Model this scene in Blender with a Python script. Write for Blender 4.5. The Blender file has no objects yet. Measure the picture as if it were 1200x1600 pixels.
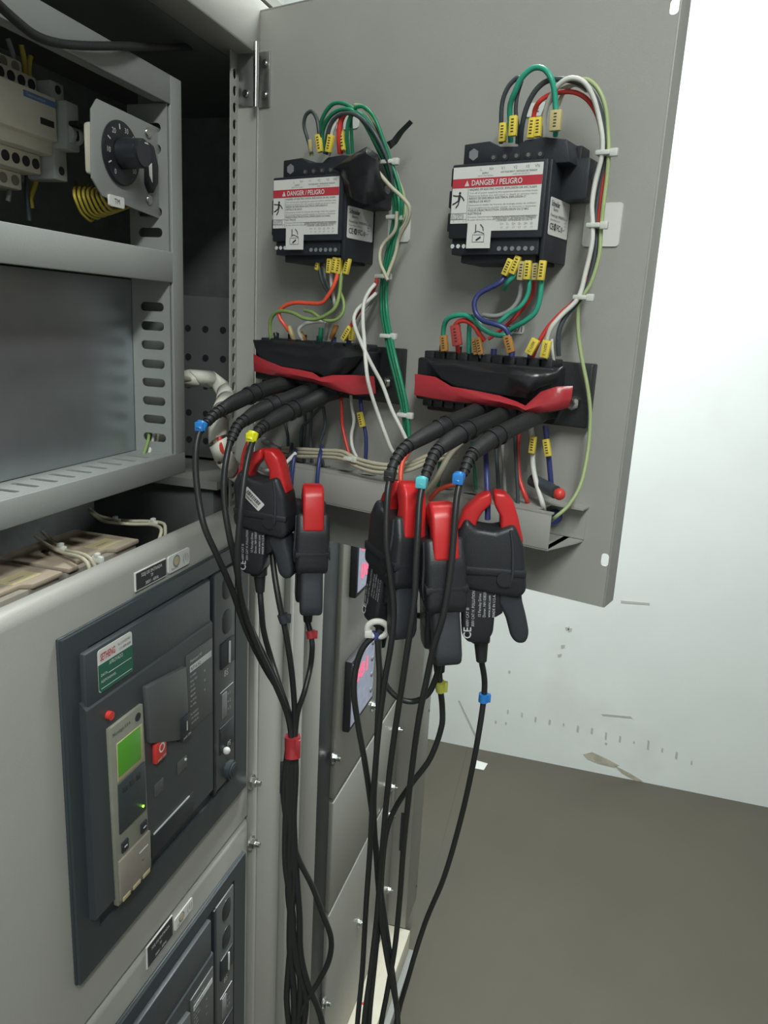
import bpy, bmesh, math, random
from mathutils import Vector, Matrix
random.seed(7)
# ---------------------------------------------------------------- camera, world, lamps
S = bpy.context.scene
COL = S.collection
CAM_Z = 1.70
FPX = 1200.0
def _n(v):
    v = Vector(v); v.normalize(); return v
AX = _n((370, -278, 1200))
_zd = _n((-250, 4800, 1200)); _zd = _n(_zd - AX * _zd.dot(AX))
AZ = -_zd
AY = AZ.cross(AX)
RM = Matrix((AX, AY, AZ))               # camera (right, down, forward) -> world
CAM = Vector((0, 0, CAM_Z))
cd = bpy.data.cameras.new('camera'); cd.sensor_fit = 'HORIZONTAL'; cd.sensor_width = 36; cd.lens = 36 * FPX / 1200
cd.clip_start = .01
cam = bpy.data.objects.new('camera', cd); COL.objects.link(cam)
r_, d_, f_ = RM @ Vector((1, 0, 0)), RM @ Vector((0, 1, 0)), RM @ Vector((0, 0, 1))
cam.matrix_world = Matrix(((r_.x, -d_.x, -f_.x, 0), (r_.y, -d_.y, -f_.y, 0), (r_.z, -d_.z, -f_.z, CAM_Z), (0, 0, 0, 1)))
S.camera = cam
S.view_settings.view_transform = 'Standard'; S.view_settings.look = 'None'
S.view_settings.gamma = 1; S.view_settings.use_curve_mapping = False
S.view_settings.exposure = 0.0
w = bpy.data.worlds.new('world'); S.world = w; w.use_nodes = True
w.node_tree.nodes['Background'].inputs[0].default_value = (.8, .9, 1, 1)
w.node_tree.nodes['Background'].inputs[1].default_value = .1
CEIL = 3.50
LAMPS = [  # x, y, height, power
    (-0.50, -0.24, 2.66, 25), (1.60, 0.12, 3.15, 78)]

# ---------------------------------------------------------------- materials
MATS = {}
def mat(name, col, rough=.5, metal=0., var=.0, scale=60, bump=0., bscale=300, emit=None, estr=0, spec=.5, trans=0, coat=0, dirt=None, dirt_s=8, dirt_t=.55):
    m = bpy.data.materials.new(name); m.use_nodes = True
    nt = m.node_tree; b = nt.nodes['Principled BSDF']
    c = (col[0], col[1], col[2], 1)
    b.inputs['Base Color'].default_value = c
    b.inputs['Roughness'].default_value = rough; b.inputs['Metallic'].default_value = metal
    b.inputs['Specular IOR Level'].default_value = spec
    b.inputs['Transmission Weight'].default_value = trans
    b.inputs['Coat Weight'].default_value = coat
    tc = nt.nodes.new('ShaderNodeTexCoord')
    last = None
    if var or dirt:
        n = nt.nodes.new('ShaderNodeTexNoise'); n.inputs['Scale'].default_value = scale; n.inputs['Detail'].default_value = 4
        nt.links.new(tc.outputs['Object'], n.inputs['Vector'])
        r = nt.nodes.new('ShaderNodeMapRange'); r.inputs['To Min'].default_value = 1 - var; r.inputs['To Max'].default_value = 1 + var
        r.inputs['From Min'].default_value = .3; r.inputs['From Max'].default_value = .7
        nt.links.new(n.outputs['Fac'], r.inputs['Value'])
        mx = nt.nodes.new('ShaderNodeMix'); mx.data_type = 'RGBA'; mx.blend_type = 'MULTIPLY'; mx.inputs['Factor'].default_value = 1
        mx.inputs['A'].default_value = c
        nt.links.new(r.outputs['Result'], mx.inputs['B'])
        last = mx.outputs['Result']
        if dirt:
            n2 = nt.nodes.new('ShaderNodeTexNoise'); n2.inputs['Scale'].default_value = dirt_s; n2.inputs['Detail'].default_value = 6
            nt.links.new(tc.outputs['Object'], n2.inputs['Vector'])
            r2 = nt.nodes.new('ShaderNodeMapRange'); r2.inputs['From Min'].default_value = dirt_t; r2.inputs['From Max'].default_value = dirt_t + .2
            nt.links.new(n2.outputs['Fac'], r2.inputs['Value'])
            m2 = nt.nodes.new('ShaderNodeMix'); m2.data_type = 'RGBA'
            nt.links.new(r2.outputs['Result'], m2.inputs['Factor']); nt.links.new(last, m2.inputs['A'])
            m2.inputs['B'].default_value = (dirt[0], dirt[1], dirt[2], 1); last = m2.outputs['Result']
        nt.links.new(last, b.inputs['Base Color'])
    if bump:
        n3 = nt.nodes.new('ShaderNodeTexNoise'); n3.inputs['Scale'].default_value = bscale; n3.inputs['Detail'].default_value = 3
        nt.links.new(tc.outputs['Object'], n3.inputs['Vector'])
        bp = nt.nodes.new('ShaderNodeBump'); bp.inputs['Strength'].default_value = bump; bp.inputs['Distance'].default_value = .002
        nt.links.new(n3.outputs['Fac'], bp.inputs['Height']); nt.links.new(bp.outputs['Normal'], b.inputs['Normal'])
    if emit:
        b.inputs['Emission Color'].default_value = (emit[0], emit[1], emit[2], 1); b.inputs['Emission Strength'].default_value = estr
    MATS[name] = m
    return m
mat('wall', (.80, .82, .81), .85, var=.03, scale=3, bump=.15, bscale=40, dirt=(.72, .73, .71), dirt_s=2.2, dirt_t=.60)
mat('wall_grey', (.30, .30, .29), .8)
mat('wall_dirty', (.50, .47, .38), .9, var=.2, scale=30)
mat('wall_mark', (.50, .50, .48), .9)
mat('ceiling', (.80, .80, .78), .9, bump=.1)
mat('floor', (.092, .082, .062), .42, var=.08, scale=2.5, dirt=(.080, .073, .058), dirt_s=1.3, dirt_t=.5, bump=.05, bscale=30)
mat('floor_line', (.09, .085, .07), .7)
mat('paint', (.36, .35, .325), .42, var=.02, scale=25, bump=.06, bscale=900)
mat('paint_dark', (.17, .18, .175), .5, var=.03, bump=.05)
mat('paint_inner', (.27, .275, .265), .45, var=.04, scale=15, bump=.05, bscale=700)
mat('galv', (.46, .50, .53), .36, .85, var=.22, scale=6, bump=.05, bscale=14)
mat('steel', (.62, .62, .60), .25, 1., var=.1)
mat('zinc', (.42, .43, .41), .32, .9, var=.1, scale=40)
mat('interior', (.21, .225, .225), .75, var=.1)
mat('cream', (.60, .56, .46), .6, var=.06, scale=20, dirt=(.45, .40, .32), dirt_s=20, dirt_t=.62)
mat('black', (.018, .019, .022), .42, var=.15, bump=.08, bscale=700)
mat('device', (.020, .023, .030), .48, bump=.1, bscale=900)
mat('rubber', (.020, .021, .022), .55, bump=.15, bscale=500)
mat('cable', (.020, .021, .021), .42)
mat('clamp_body', (.022, .023, .027), .42, bump=.12, bscale=900)
mat('clamp_grip', (.035, .038, .046), .52, bump=.15, bscale=1200)
mat('tape_black', (.016, .017, .019), .28, bump=.35, bscale=70)
mat('tape_red', (.42, .035, .045), .28, bump=.4, bscale=60, var=.12, scale=20)
mat('jaw_red', (.58, .022, .024), .36, var=.05)
mat('red', (.66, .05, .04), .4)
mat('red_bright', (.85, .10, .05), .38)
mat('green', (.015, .21, .105), .38)
mat('teal', (.03, .33, .22), .38)
mat('green_yellow', (.23, .33, .10), .42)
mat('gy_pale', (.38, .46, .22), .42)
mat('navy', (.035, .045, .17), .4)
mat('dark_wire', (.055, .065, .075), .42)
mat('grey_wire', (.25, .25, .24), .42)
mat('white_wire', (.66, .65, .60), .45)
mat('beige_wire', (.48, .44, .33), .5)
mat('yellow_wire', (.50, .38, .05), .45)
mat('sleeve_yellow', (.78, .60, .08), .42)
mat('sleeve_orange', (.42, .20, .05), .42)
mat('sleeve_red', (.42, .06, .05), .42)
mat('sleeve_pale', (.55, .46, .22), .42)
mat('tie', (.62, .62, .57), .4)
mat('tag_blue', (.03, .22, .62), .35)
mat('tag_cyan', (.12, .55, .62), .35)
mat('tag_yellow', (.80, .78, .02), .35)
mat('tag_olive', (.55, .56, .10), .4)
mat('label', (.70, .69, .66), .5)
mat('label_red', (.50, .04, .06), .5)
mat('ink', (.03, .03, .035), .6)
mat('ink_grey', (.22, .22, .23), .6)
mat('white_print', (.62, .63, .63), .5)
mat('brk_bezel', (.040, .050, .056), .42, bump=.08, bscale=800)
mat('brk_body', (.050, .058, .064), .40, bump=.08, bscale=800)
mat('brk_light', (.088, .094, .094), .42, bump=.08, bscale=800)
mat('brk_dark', (.022, .028, .033), .45)
mat('trip', (.25, .25, .20), .45, var=.05)
mat('lcd', (.05, .20, .02), .3, emit=(.12, .42, .03), estr=.20)
mat('led_g', (.1, .8, .05), .3, emit=(.3, 1, .05), estr=4)
mat('sticker_green', (.015, .12, .075), .45)
mat('screen', (.30, .32, .42), .22, var=.15, scale=60, emit=(.45, .48, .75), estr=.16)
mat('seg', (.9, .05, .12), .3, emit=(1, .05, .15), estr=1.2)
mat('contactor', (.82, .77, .64), .5, var=.05, scale=30)
mat('contactor_blue', (.10, .21, .42), .5)
mat('mcb', (.50, .52, .50), .45)
mat('dial', (.020, .022, .026), .4)
mat('spiral', (.66, .64, .56), .45, var=.05)
mat('brown', (.36, .29, .22), .65, var=.1, scale=18)
mat('brown_side', (.27, .24, .20), .65, var=.08)
mat('label_yellow', (.50, .42, .25), .6)
mat('lamp', (1, 1, 1), .5, emit=(.95, 1., .97), estr=6)
mat('paper', (.75, .76, .74), .7)

# ---------------------------------------------------------------- pixel rays on real planes
D = 0.3719                                  # distance of the cabinet front plane
def ray(px, py): return RM @ Vector(((px - 600) / FPX, (py - 800) / FPX, 1.))
def F(px, py, w=0.):                         # on a plane parallel to the cabinet front, w towards the room
    d = ray(px, py); return CAM + d * ((D - w) / d.y)
def PXp(px, py, x): d = ray(px, py); return CAM + d * (x / d.x)
def PZp(px, py, z): d = ray(px, py); return CAM + d * ((z - CAM_Z) / d.z)
def T(px, py, t): return CAM + ray(px, py) * t
HG = CAM + ray(404, 300) * (D / ray(404, 300).y); HG.z = CAM_Z
U = Vector((-.29125, -.95665, 0)); U.normalize(); W = U.cross(Vector((0, 0, 1))); V = Vector((0, 0, 1))
def Dp(px, py, w=0.):                        # on a plane parallel to the open door
    d = ray(px, py); k = ((HG - CAM).dot(W) + w) / d.dot(W); return CAM + d * k
def duv(p): q = p - HG; return q.dot(U), q.dot(V), q.dot(W)
def frame(o, x, y, z): return Matrix(((x.x, y.x, z.x, o.x), (x.y, y.y, z.y, o.y), (x.z, y.z, z.z, o.z), (0, 0, 0, 1)))
MD = frame(HG, U, V, W)                      # door frame
X1, Y1, Z1 = Vector((1, 0, 0)), Vector((0, 1, 0)), Vector((0, 0, 1))
MC = frame(Vector((0, D, CAM_Z)), X1, Z1, -Y1)   # cabinet frame: x, z from camera height, w outwards
def fuv(p): return p.x, p.z - CAM_Z
WORLD = Matrix.Identity(4)

# ---------------------------------------------------------------- mesh builder
class MB:
    def __init__(s): s.v = []; s.f = []; s.m = []; s.mats = []
    def mi(s, m):
        if m not in s.mats: s.mats.append(m)
        return s.mats.index(m)
    def add(s, vs, fs, m):
        k = len(s.v); i = s.mi(m); s.v += [Vector(v) for v in vs]
        for f in fs: s.f.append([k + a for a in f]); s.m.append(i)
        return s
    def from_bm(s, bm, M, m):
        bm.verts.ensure_lookup_table()
        for i, v in enumerate(bm.verts): v.index = i
        s.add([M @ v.co for v in bm.verts], [[v.index for v in f.verts] for f in bm.faces], m); bm.free()
        return s
    def box(s, M, lo, hi, m, bev=0., seg=2):
        bm = bmesh.new(); bmesh.ops.create_cube(bm, size=1)
        lo, hi = [min(a, b) for a, b in zip(lo, hi)], [max(a, b) for a, b in zip(lo, hi)]
        for v in bm.verts: v.co = Vector([(lo[i] + hi[i]) / 2 + v.co[i] * (hi[i] - lo[i]) for i in range(3)])
        if bev: bmesh.ops.bevel(bm, geom=bm.edges[:], offset=min(bev, .45 * min(hi[i] - lo[i] for i in range(3))), segments=seg, affect='EDGES', profile=.5)
        return s.from_bm(bm, M, m)
    def prism(s, M, pts, z0, z1, m, bev=0., seg=2, taper=1.):
        bm = bmesh.new()
        a = sum(pts[i][0] * pts[(i + 1) % len(pts)][1] - pts[(i + 1) % len(pts)][0] * pts[i][1] for i in range(len(pts)))
        if a < 0: pts = pts[::-1]
        cx = sum(p[0] for p in pts) / len(pts); cy = sum(p[1] for p in pts) / len(pts)
        lo = [bm.verts.new((p[0], p[1], z0)) for p in pts]
        hi = [bm.verts.new((cx + (p[0] - cx) * taper, cy + (p[1] - cy) * taper, z1)) for p in pts]
        n = len(pts)
        bm.faces.new(lo[::-1]); bm.faces.new(hi)
        for i in range(n): bm.faces.new((lo[i], lo[(i + 1) % n], hi[(i + 1) % n], hi[i]))
        bm.normal_update()
        if bev: bmesh.ops.bevel(bm, geom=bm.edges[:], offset=bev, segments=seg, affect='EDGES', profile=.5, clamp_overlap=True)
        bm.normal_update(); bmesh.ops.triangulate(bm, faces=[f for f in bm.faces if len(f.verts) > 4])
        return s.from_bm(bm, M, m)
    def cyl(s, M, c, r, z0, z1, m, n=24, r2=None, axis='z', bev=0):
        r2 = r if r2 is None else r2
        bm = bmesh.new()
        bmesh.ops.create_cone(bm, cap_ends=True, segments=n, radius1=r, radius2=r2, depth=abs(z1 - z0))
        if bev: bmesh.ops.bevel(bm, geom=[e for e in bm.edges if len([f for f in e.link_faces if len(f.verts) > 4]) == 1], offset=bev, segments=2, affect='EDGES')
        Q = Matrix.Identity(4)
        if axis == 'x': Q = Matrix.Rotation(math.pi / 2, 4, 'Y')
        if axis == 'y': Q = Matrix.Rotation(-math.pi / 2, 4, 'X')
        off = Vector((c[0], c[1], c[2] if len(c) > 2 else 0)) + (Q @ Vector((0, 0, (z0 + z1) / 2)))
        return s.from_bm(bm, M @ Matrix.Translation(off) @ Q, m)
    def rod(s, a, b, r, m, n=16, r2=None):
        a, b = Vector(a), Vector(b); d = b - a
        q = d.to_track_quat('Z', 'Y').to_matrix().to_4x4()
        return s.cyl(Matrix.Translation(a) @ q, (0, 0), r, 0, d.length, m, n, r2)
    def sphere(s, c, r, m, sc=(1, 1, 1)):
        bm = bmesh.new(); bmesh.ops.create_uvsphere(bm, u_segments=14, v_segments=8, radius=r)
        return s.from_bm(bm, Matrix.Translation(Vector(c)) @ Matrix.Diagonal((*sc, 1)), m)
    def tube(s, pts, r, m, n=10, raw=False, step=5, rad=None, cap=True):
        pts = [Vector(p) for p in pts]
        R0 = rad or [r] * len(pts)
        if not raw:
            P = [pts[0] * 2 - pts[1]] + pts + [pts[-1] * 2 - pts[-2]]; out = []; ro = []
            for i in range(1, len(P) - 2):
                a, b, c, d = P[i - 1:i + 3]
                # centripetal-ish: scale tangents by chord
                l1 = max((c - b).length, 1e-6)
                t1 = (c - a); t1 = t1 * (l1 / max((b - a).length + l1, 1e-6))
                t2 = (d - b); t2 = t2 * (l1 / max((d - c).length + l1, 1e-6))
                for k in range(step):
                    t = k / step; t_2, t_3 = t * t, t * t * t
                    out.append(b * (2 * t_3 - 3 * t_2 + 1) + t1 * (t_3 - 2 * t_2 + t) + c * (-2 * t_3 + 3 * t_2) + t2 * (t_3 - t_2))
                    ro.append(R0[i - 1] * (1 - t) + R0[i] * t)
            out.append(pts[-1]); ro.append(R0[-1]); pts, R0 = out, ro
        N = len(pts); tg = [(pts[min(i + 1, N - 1)] - pts[max(i - 1, 0)]).normalized() for i in range(N)]
        nrm = tg[0].orthogonal().normalized(); vs = []; fs = []
        for i in range(N):
            nrm = (nrm - tg[i] * nrm.dot(tg[i])).normalized(); bn = tg[i].cross(nrm)
            for k in range(n):
                a = 2 * math.pi * k / n; vs.append(pts[i] + (nrm * math.cos(a) + bn * math.sin(a)) * R0[i])
        for i in range(N - 1):
            for k in range(n): fs.append((i * n + k, i * n + (k + 1) % n, (i + 1) * n + (k + 1) % n, (i + 1) * n + k))
        if cap: fs.append(tuple(range(n))[::-1]); fs.append(tuple((N - 1) * n + k for k in range(n)))
        s.add(vs, fs, m); return pts
    def text(s, M, x, y, z, txt, h, m, width=None, al='LEFT', bold=False):
        c = bpy.data.curves.new('lettering', 'FONT'); c.body = txt; c.size = 1; c.align_x = al; c.resolution_u = 2
        if bold: c.offset = .015
        o = bpy.data.objects.new('lettering', c); me = bpy.data.meshes.new_from_object(o)
        bpy.data.objects.remove(o)
        if not me.vertices: return s
        xs = [v.co.x for v in me.vertices]; k = h / .70
        kx = width / (max(xs) - min(xs)) if width else k * .92
        s.add([M @ Vector((x + v.co.x * kx, y + v.co.y * k, z)) for v in me.vertices], [list(p.vertices) for p in me.polygons], m)
        bpy.data.meshes.remove(me); return s
    def build(s, name, parent=None, sharp=35, smooth=True):
        me = bpy.data.meshes.new(name)
        o = bpy.data.objects.new(name, me)
        org = Vector((0, 0, 0)); p = parent
        while p is not None: org += p.location; p = p.parent
        if parent is None:
            xs = [v.x for v in s.v]; ys = [v.y for v in s.v]; zs = [v.z for v in s.v]
            org = Vector(((min(xs) + max(xs)) / 2, (min(ys) + max(ys)) / 2, min(zs))); o.location = org
        me.from_pydata([v - org for v in s.v], [], s.f)
        for m in s.mats: me.materials.append(MATS[m])
        for p, i in zip(me.polygons, s.m): p.material_index = i
        if smooth:
            me.polygons.foreach_set('use_smooth', [True] * len(me.polygons))
            me.set_sharp_from_angle(angle=math.radians(sharp))
        me.update(); COL.objects.link(o); o.parent = parent
        return o
def tag(o, label, cat, group=None):
    o['label'] = label; o['category'] = cat
    if group: o['group'] = group
    return o
def thing(name, loc, label, cat, group=None):
    o = bpy.data.objects.new(name, None); COL.objects.link(o); o.location = loc; o.empty_display_size = .02
    return tag(o, label, cat, group)
def struct(o): o['kind'] = 'structure'; return o
def rrect(x0, y0, x1, y1, r, n=5):
    x0, x1 = min(x0, x1), max(x0, x1); y0, y1 = min(y0, y1), max(y0, y1); p = []
    for cx, cy, a in ((x1 - r, y1 - r, 0), (x0 + r, y1 - r, 90), (x0 + r, y0 + r, 180), (x1 - r, y0 + r, 270)):
        for k in range(n): t = math.radians(a + 90 * k / (n - 1)); p.append((cx + r * math.cos(t), cy + r * math.sin(t)))
    return p
def perforated(mb, M, x0, y0, x1, y1, holes, z0, z1, m):
    """plate in local xy with rectangular-ended slots (cx, cy, hw, hh, r) really cut through"""
    xs = (x0, x1)
    hs = sorted(holes, key=lambda h: h[1])
    rows = []
    for h in hs:
        if rows and abs(rows[-1][0][1] - h[1]) < 1e-6: rows[-1].append(h)
        else: rows.append([h])
    y = y0
    for row in rows:
        cy, hh = row[0][1], row[0][3]
        if cy - hh > y + 1e-6: mb.box(M, (x0, y, z0), (x1, cy - hh, z1), m)
        row.sort(key=lambda h: h[0]); x = x0
        for (cx, _, hw, _, r) in row + [(x1, 0, 0, 0, 0)]:
            if cx - hw > x + 1e-6: mb.box(M, (x, cy - hh, z0), (cx - hw, cy + hh, z1), m)
            x = cx + hw
        for (cx, _, hw, _, r) in row:      # rounded corners as fillet wedges
            for sx in (-1, 1):
                for sy in (-1, 1):
                    c = (cx + sx * (hw - r), cy + sy * (hh - r)); k = (cx + sx * hw, cy + sy * hh)
                    arc = [(c[0] + sx * r * math.sin(t), c[1] + sy * r * math.cos(t)) for t in [math.pi / 2 * i / 4 for i in range(5)]]
                    mb.prism(M, [k] + arc, z0, z1, m)
        y = cy + hh
    if y < y1 - 1e-6: mb.box(M, (x0, y, z0), (x1, y1, z1), m)
def bolt(mb, M, x, y, z, r=.006, m='steel'):
    mb.cyl(M, (x, y), r * 1.5, z, z + r * .3, m, 20)
    mb.cyl(M, (x, y), r, z + r * .3, z + r * 1.1, m, 6)
    mb.cyl(M, (x, y), r * .55, z + r * 1.1, z + r * 2.0, m, 12)

# ================================================================ ROOM
WX = 2.875; YF, YN = -2.6, 1.3; XL = -2.2
def slab(name, lo, hi, m):
    return struct(MB().box(WORLD, lo, hi, m).build(name, smooth=False))
fl = slab('floor', (XL, YF, -.1), (WX, YN, 0), 'floor')
slab('ceiling', (XL, YF, CEIL), (WX, YN, CEIL + .1), 'ceiling')
wr = slab('wall_right', (WX, YF - .1, -.1), (WX + .1, YN + .1, CEIL + .1), 'wall')
slab('wall_left', (XL - .1, YF - .1, -.1), (XL, YN + .1, CEIL + .1), 'wall')
slab('wall_back', (XL, YN, -.1), (WX, YN + .1, CEIL + .1), 'wall')
slab('wall_front', (XL, YF - .1, -.1), (WX, YF, CEIL + .1), 'wall_grey')
# scuffs and peeled patch on the wall
mk = MB()
def wall_poly(pts, m, d=.0012):
    vs = [PXp(x, y, WX) - X1 * d for x, y in pts]; vs2 = [v + X1 * d * .9 for v in vs]; n = len(vs)
    mk.add(vs + vs2, [list(range(n))] + [(i, n + i, n + (i + 1) % n, (i + 1) % n) for i in range(n)], m)
for x, y, h, w_ in ((793, 1112, 8, 2), (815, 1117, 9, 2), (836, 1124, 10, 2.6), (858, 1128, 9, 3), (880, 1132, 6, 2), (902, 1139, 12, 3), (924, 1142, 11, 3), (946, 1150, 14, 2.4), (968, 1155, 12, 2.6), (1012, 1164, 16, 3),
                    (1034, 1172, 8, 2.4), (1056, 1180, 12, 3.2), (790, 1130, 5, 2), (774, 1128, 6, 2), (946, 1162, 5, 3), (795, 1050, 6, 3), (1080, 1192, 8, 2), (990, 1160, 5, 2)):
    wall_poly([(x, y - h / 2), (x + w_, y - h / 2 + 2), (x + w_ * .6, y + h / 2), (x - w_ * .4, y + h / 2 - 2)], 'wall_mark')
wall_poly([(911, 1178), (925, 1175), (945, 1184), (968, 1196), (960, 1199), (935, 1193), (918, 1186)], 'wall_dirty')
wall_poly([(960, 1196), (985, 1208), (1005, 1221), (995, 1221), (972, 1208)], 'wall_dirty')
wall_poly([(716, 1095), (718, 1094), (745, 1150), (742, 1151)], 'wall_mark')
wall_poly([(940, 1115), (985, 1119), (988, 1122), (942, 1118)], 'wall_mark')
wall_poly([(970, 938), (1015, 942), (1015, 945), (970, 942)], 'wall_mark')
for x, y in ((886, 982), (890, 984), (879, 1010), (874, 1024)):
    wall_poly([(x - 3, y - 2), (x + 4, y - 3), (x + 3, y + 2), (x - 2, y + 3)], 'wall_mark')
wp = mk.build('wall_scuffs', wr, smooth=False)
# floor joint, paper scrap
fj = MB()
a, b = PZp(730, 1168, .001), PZp(650, 1468, .001)
a2, b2 = PZp(731.5, 1168, .001), PZp(652.5, 1468, .001)
fj.add([a, a2, b2, b], [(0, 1, 2, 3)], 'floor_line')
fj.build('floor_joint', fl, smooth=False)
pp = MB(); q = [PZp(*p, .003) for p in ((745, 1188), (762, 1193), (756, 1203), (741, 1200))]
pp.add(q + [v - Z1 * .002 for v in q], [(0, 1, 2, 3), (4, 7, 6, 5), (0, 4, 5, 1), (1, 5, 6, 2), (2, 6, 7, 3), (3, 7, 4, 0)], 'paper')
tag(pp.build('paper_scrap', smooth=False), 'small white paper scrap lying on the floor near the white wall', 'paper')

# ceiling fluorescent fixtures (behind and above the photographer)
for i, (x, y, LAMP_Z, pw) in enumerate(LAMPS):
    t = thing('hanging_light', (x, y, LAMP_Z - .10), ['fluorescent fixture hanging above the photographer', 'fluorescent fixture hanging over the open floor near the white wall'][i], 'light')
    m = MB().box(Matrix.Translation((x, y, LAMP_Z)), (-.62, -.10, -.07), (.62, .10, 0), 'label', .01); m.build('housing', t)
    for s_ in (-.5, .5): m = MB(); m.rod((x + s_, y, LAMP_Z - .005), (x + s_, y, CEIL), .005, 'steel'); m.build('hanger_rod', t)
    for s_ in (-.05, .05): m = MB(); m.rod((x - .6, y + s_, LAMP_Z - .085), (x + .6, y + s_, LAMP_Z - .085), .013, 'lamp'); m.build('tube', t)
    L = bpy.data.lights.new('lamp_light', 'AREA'); L.shape = 'RECTANGLE'; L.size = 1.2; L.size_y = .16; L.energy = pw; L.color = (.93, 1, .97)
    lo = bpy.data.objects.new('lamp_light', L); COL.objects.link(lo); lo.parent = t; lo.location = (0, 0, -.012)

# ================================================================ CABINET (bay 1)
cab = thing('switchgear_cabinet', Vector((.40, D + .25, 0)), 'tall grey steel switchgear cabinet filling the left side, its upper door swung open', 'cabinet')
def cb(mb, x0, z0, w0, x1, z1, w1, m='paint', bev=0): mb.box(MC, (x0, z0, w0), (x1, z1, w1), m, bev); return mb
XP = .708                                    # left edge of the hinge post
m = MB()
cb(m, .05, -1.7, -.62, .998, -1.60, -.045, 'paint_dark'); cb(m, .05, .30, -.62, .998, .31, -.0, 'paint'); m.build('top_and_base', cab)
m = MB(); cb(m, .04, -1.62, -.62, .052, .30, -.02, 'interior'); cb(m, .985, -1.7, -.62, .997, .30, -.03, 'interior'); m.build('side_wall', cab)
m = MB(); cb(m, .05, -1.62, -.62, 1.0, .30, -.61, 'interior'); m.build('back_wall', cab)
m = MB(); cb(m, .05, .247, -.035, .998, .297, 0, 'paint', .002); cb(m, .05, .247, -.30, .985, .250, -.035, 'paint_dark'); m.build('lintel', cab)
# hinge post: perforated flange set back 2 cm, then a return coming forward to the hinge
m = MB()
holes = [(.754, .228 - .0152 * k, .0038, .0048, .0036) for k in range(0, 32)]
perforated(m, MC, .746, -.62, .762, .247, holes, -.0215, -.0200, 'paint')
cb(m, .7605, -.205, -.0200, .762, .247, 0, 'paint')
m.build('hinge_post', cab)
# lower column beside the breaker panels
m = MB()
cb(m, .763, -1.62, -.03, .776, -.20, .004, 'paint', .003)
cb(m, .779, -1.62, -.02, .850, -.24, .003, 'paint', .002)
cb(m, .853, -1.62, -.02, .868, -.24, .010, 'paint', .004)
cb(m, .871, -1.62, -.02, .915, -.24, .006, 'paint', .003)
cb(m, .918, -1.62, -.03, .980, .247, .010, 'paint', .008)
cb(m, .776, -.30, -.02, .92, .247, -.006, 'paint')
m.build('column_cover', cab)
# inner mounting frame
fw0, fw1 = -.0415, -.040
m = MB()
def rail(x0, za, zb): cb(m, x0, za, fw0, .688, zb, fw1, 'paint_inner', .0004)
m = MB(); cb(m, .06, .180, -.043, .6695, .204, -.040, 'paint_inner', .0008); cb(m, .06, .202, -.075, .688, .204, -.042, 'paint_inner'); cb(m, .06, .180, -.052, .660, .1815, -.042, 'paint_inner'); m.build('top_rail', cab)
m = MB(); cb(m, .06, .0255, -.0435, .6695, .0530, -.040, 'paint_inner', .0008); cb(m, .06, .0515, -.085, .668, .053, -.0415, 'paint_inner'); m.build('middle_rail', cab)
m = MB(); cb(m, .06, -.161, -.0435, .688, -.139, -.040, 'paint_inner', .0012)
hs = []
yy0, yy1 = -.083, -.0425
# slots on the bottom rail top: local x = cabinet x, local y = depth
MT = frame(Vector((0, D, CAM_Z - .139)), X1, Y1, Z1)
k = .10
while k < .640:
    hs += [(k, .0625, .0030, .0125, .0024)]; k += .0215
perforated(m, MT, .06, .0425, .6875, .0835, hs, -.0015, 0, 'paint_inner'); m.build('bottom_rail', cab)
m = MB(); cb(m, .6695, -.140, -.0435, .688, .204, -.040, 'paint_inner', .0008); cb(m, .6865, -.140, -.085, .688, .204, -.042, 'paint_inner')
m.build('corner_upright', cab)
m = MB()
MS = frame(Vector((.668, D, CAM_Z)), Y1, Z1, -X1)      # side plate faces the camera (-X)
hz = [.0025 - .01805 * k for k in range(-0, 8)] + [.160, .142, .088, .070]
perforated(m, MS, .0425, -.139, .0835, .18, [(.0617, z_, .0128, .0042, .0040) for z_ in hz], 0, .0015, 'paint_inner'); m.build('slotted_side_plate', cab)
m = MB(); cb(m, .06, -.1385, -.0855, .6675, .0265, -.084, 'galv'); m.build('galvanised_plate', cab)
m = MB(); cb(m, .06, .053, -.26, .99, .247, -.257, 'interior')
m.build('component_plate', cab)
# inside depth seen between the frame and the post
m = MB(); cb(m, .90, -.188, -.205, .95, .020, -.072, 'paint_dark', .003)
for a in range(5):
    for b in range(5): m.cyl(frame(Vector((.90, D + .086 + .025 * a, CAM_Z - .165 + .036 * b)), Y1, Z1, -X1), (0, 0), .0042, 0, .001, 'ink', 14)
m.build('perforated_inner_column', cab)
m = MB(); cb(m, .80, -.30, -.24, .97, -.200, -.07, 'paint_dark', .004); cb(m, .79, -.202, -.25, .97, -.192, -.06, 'paint'); m.build('inner_step', cab)

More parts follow.
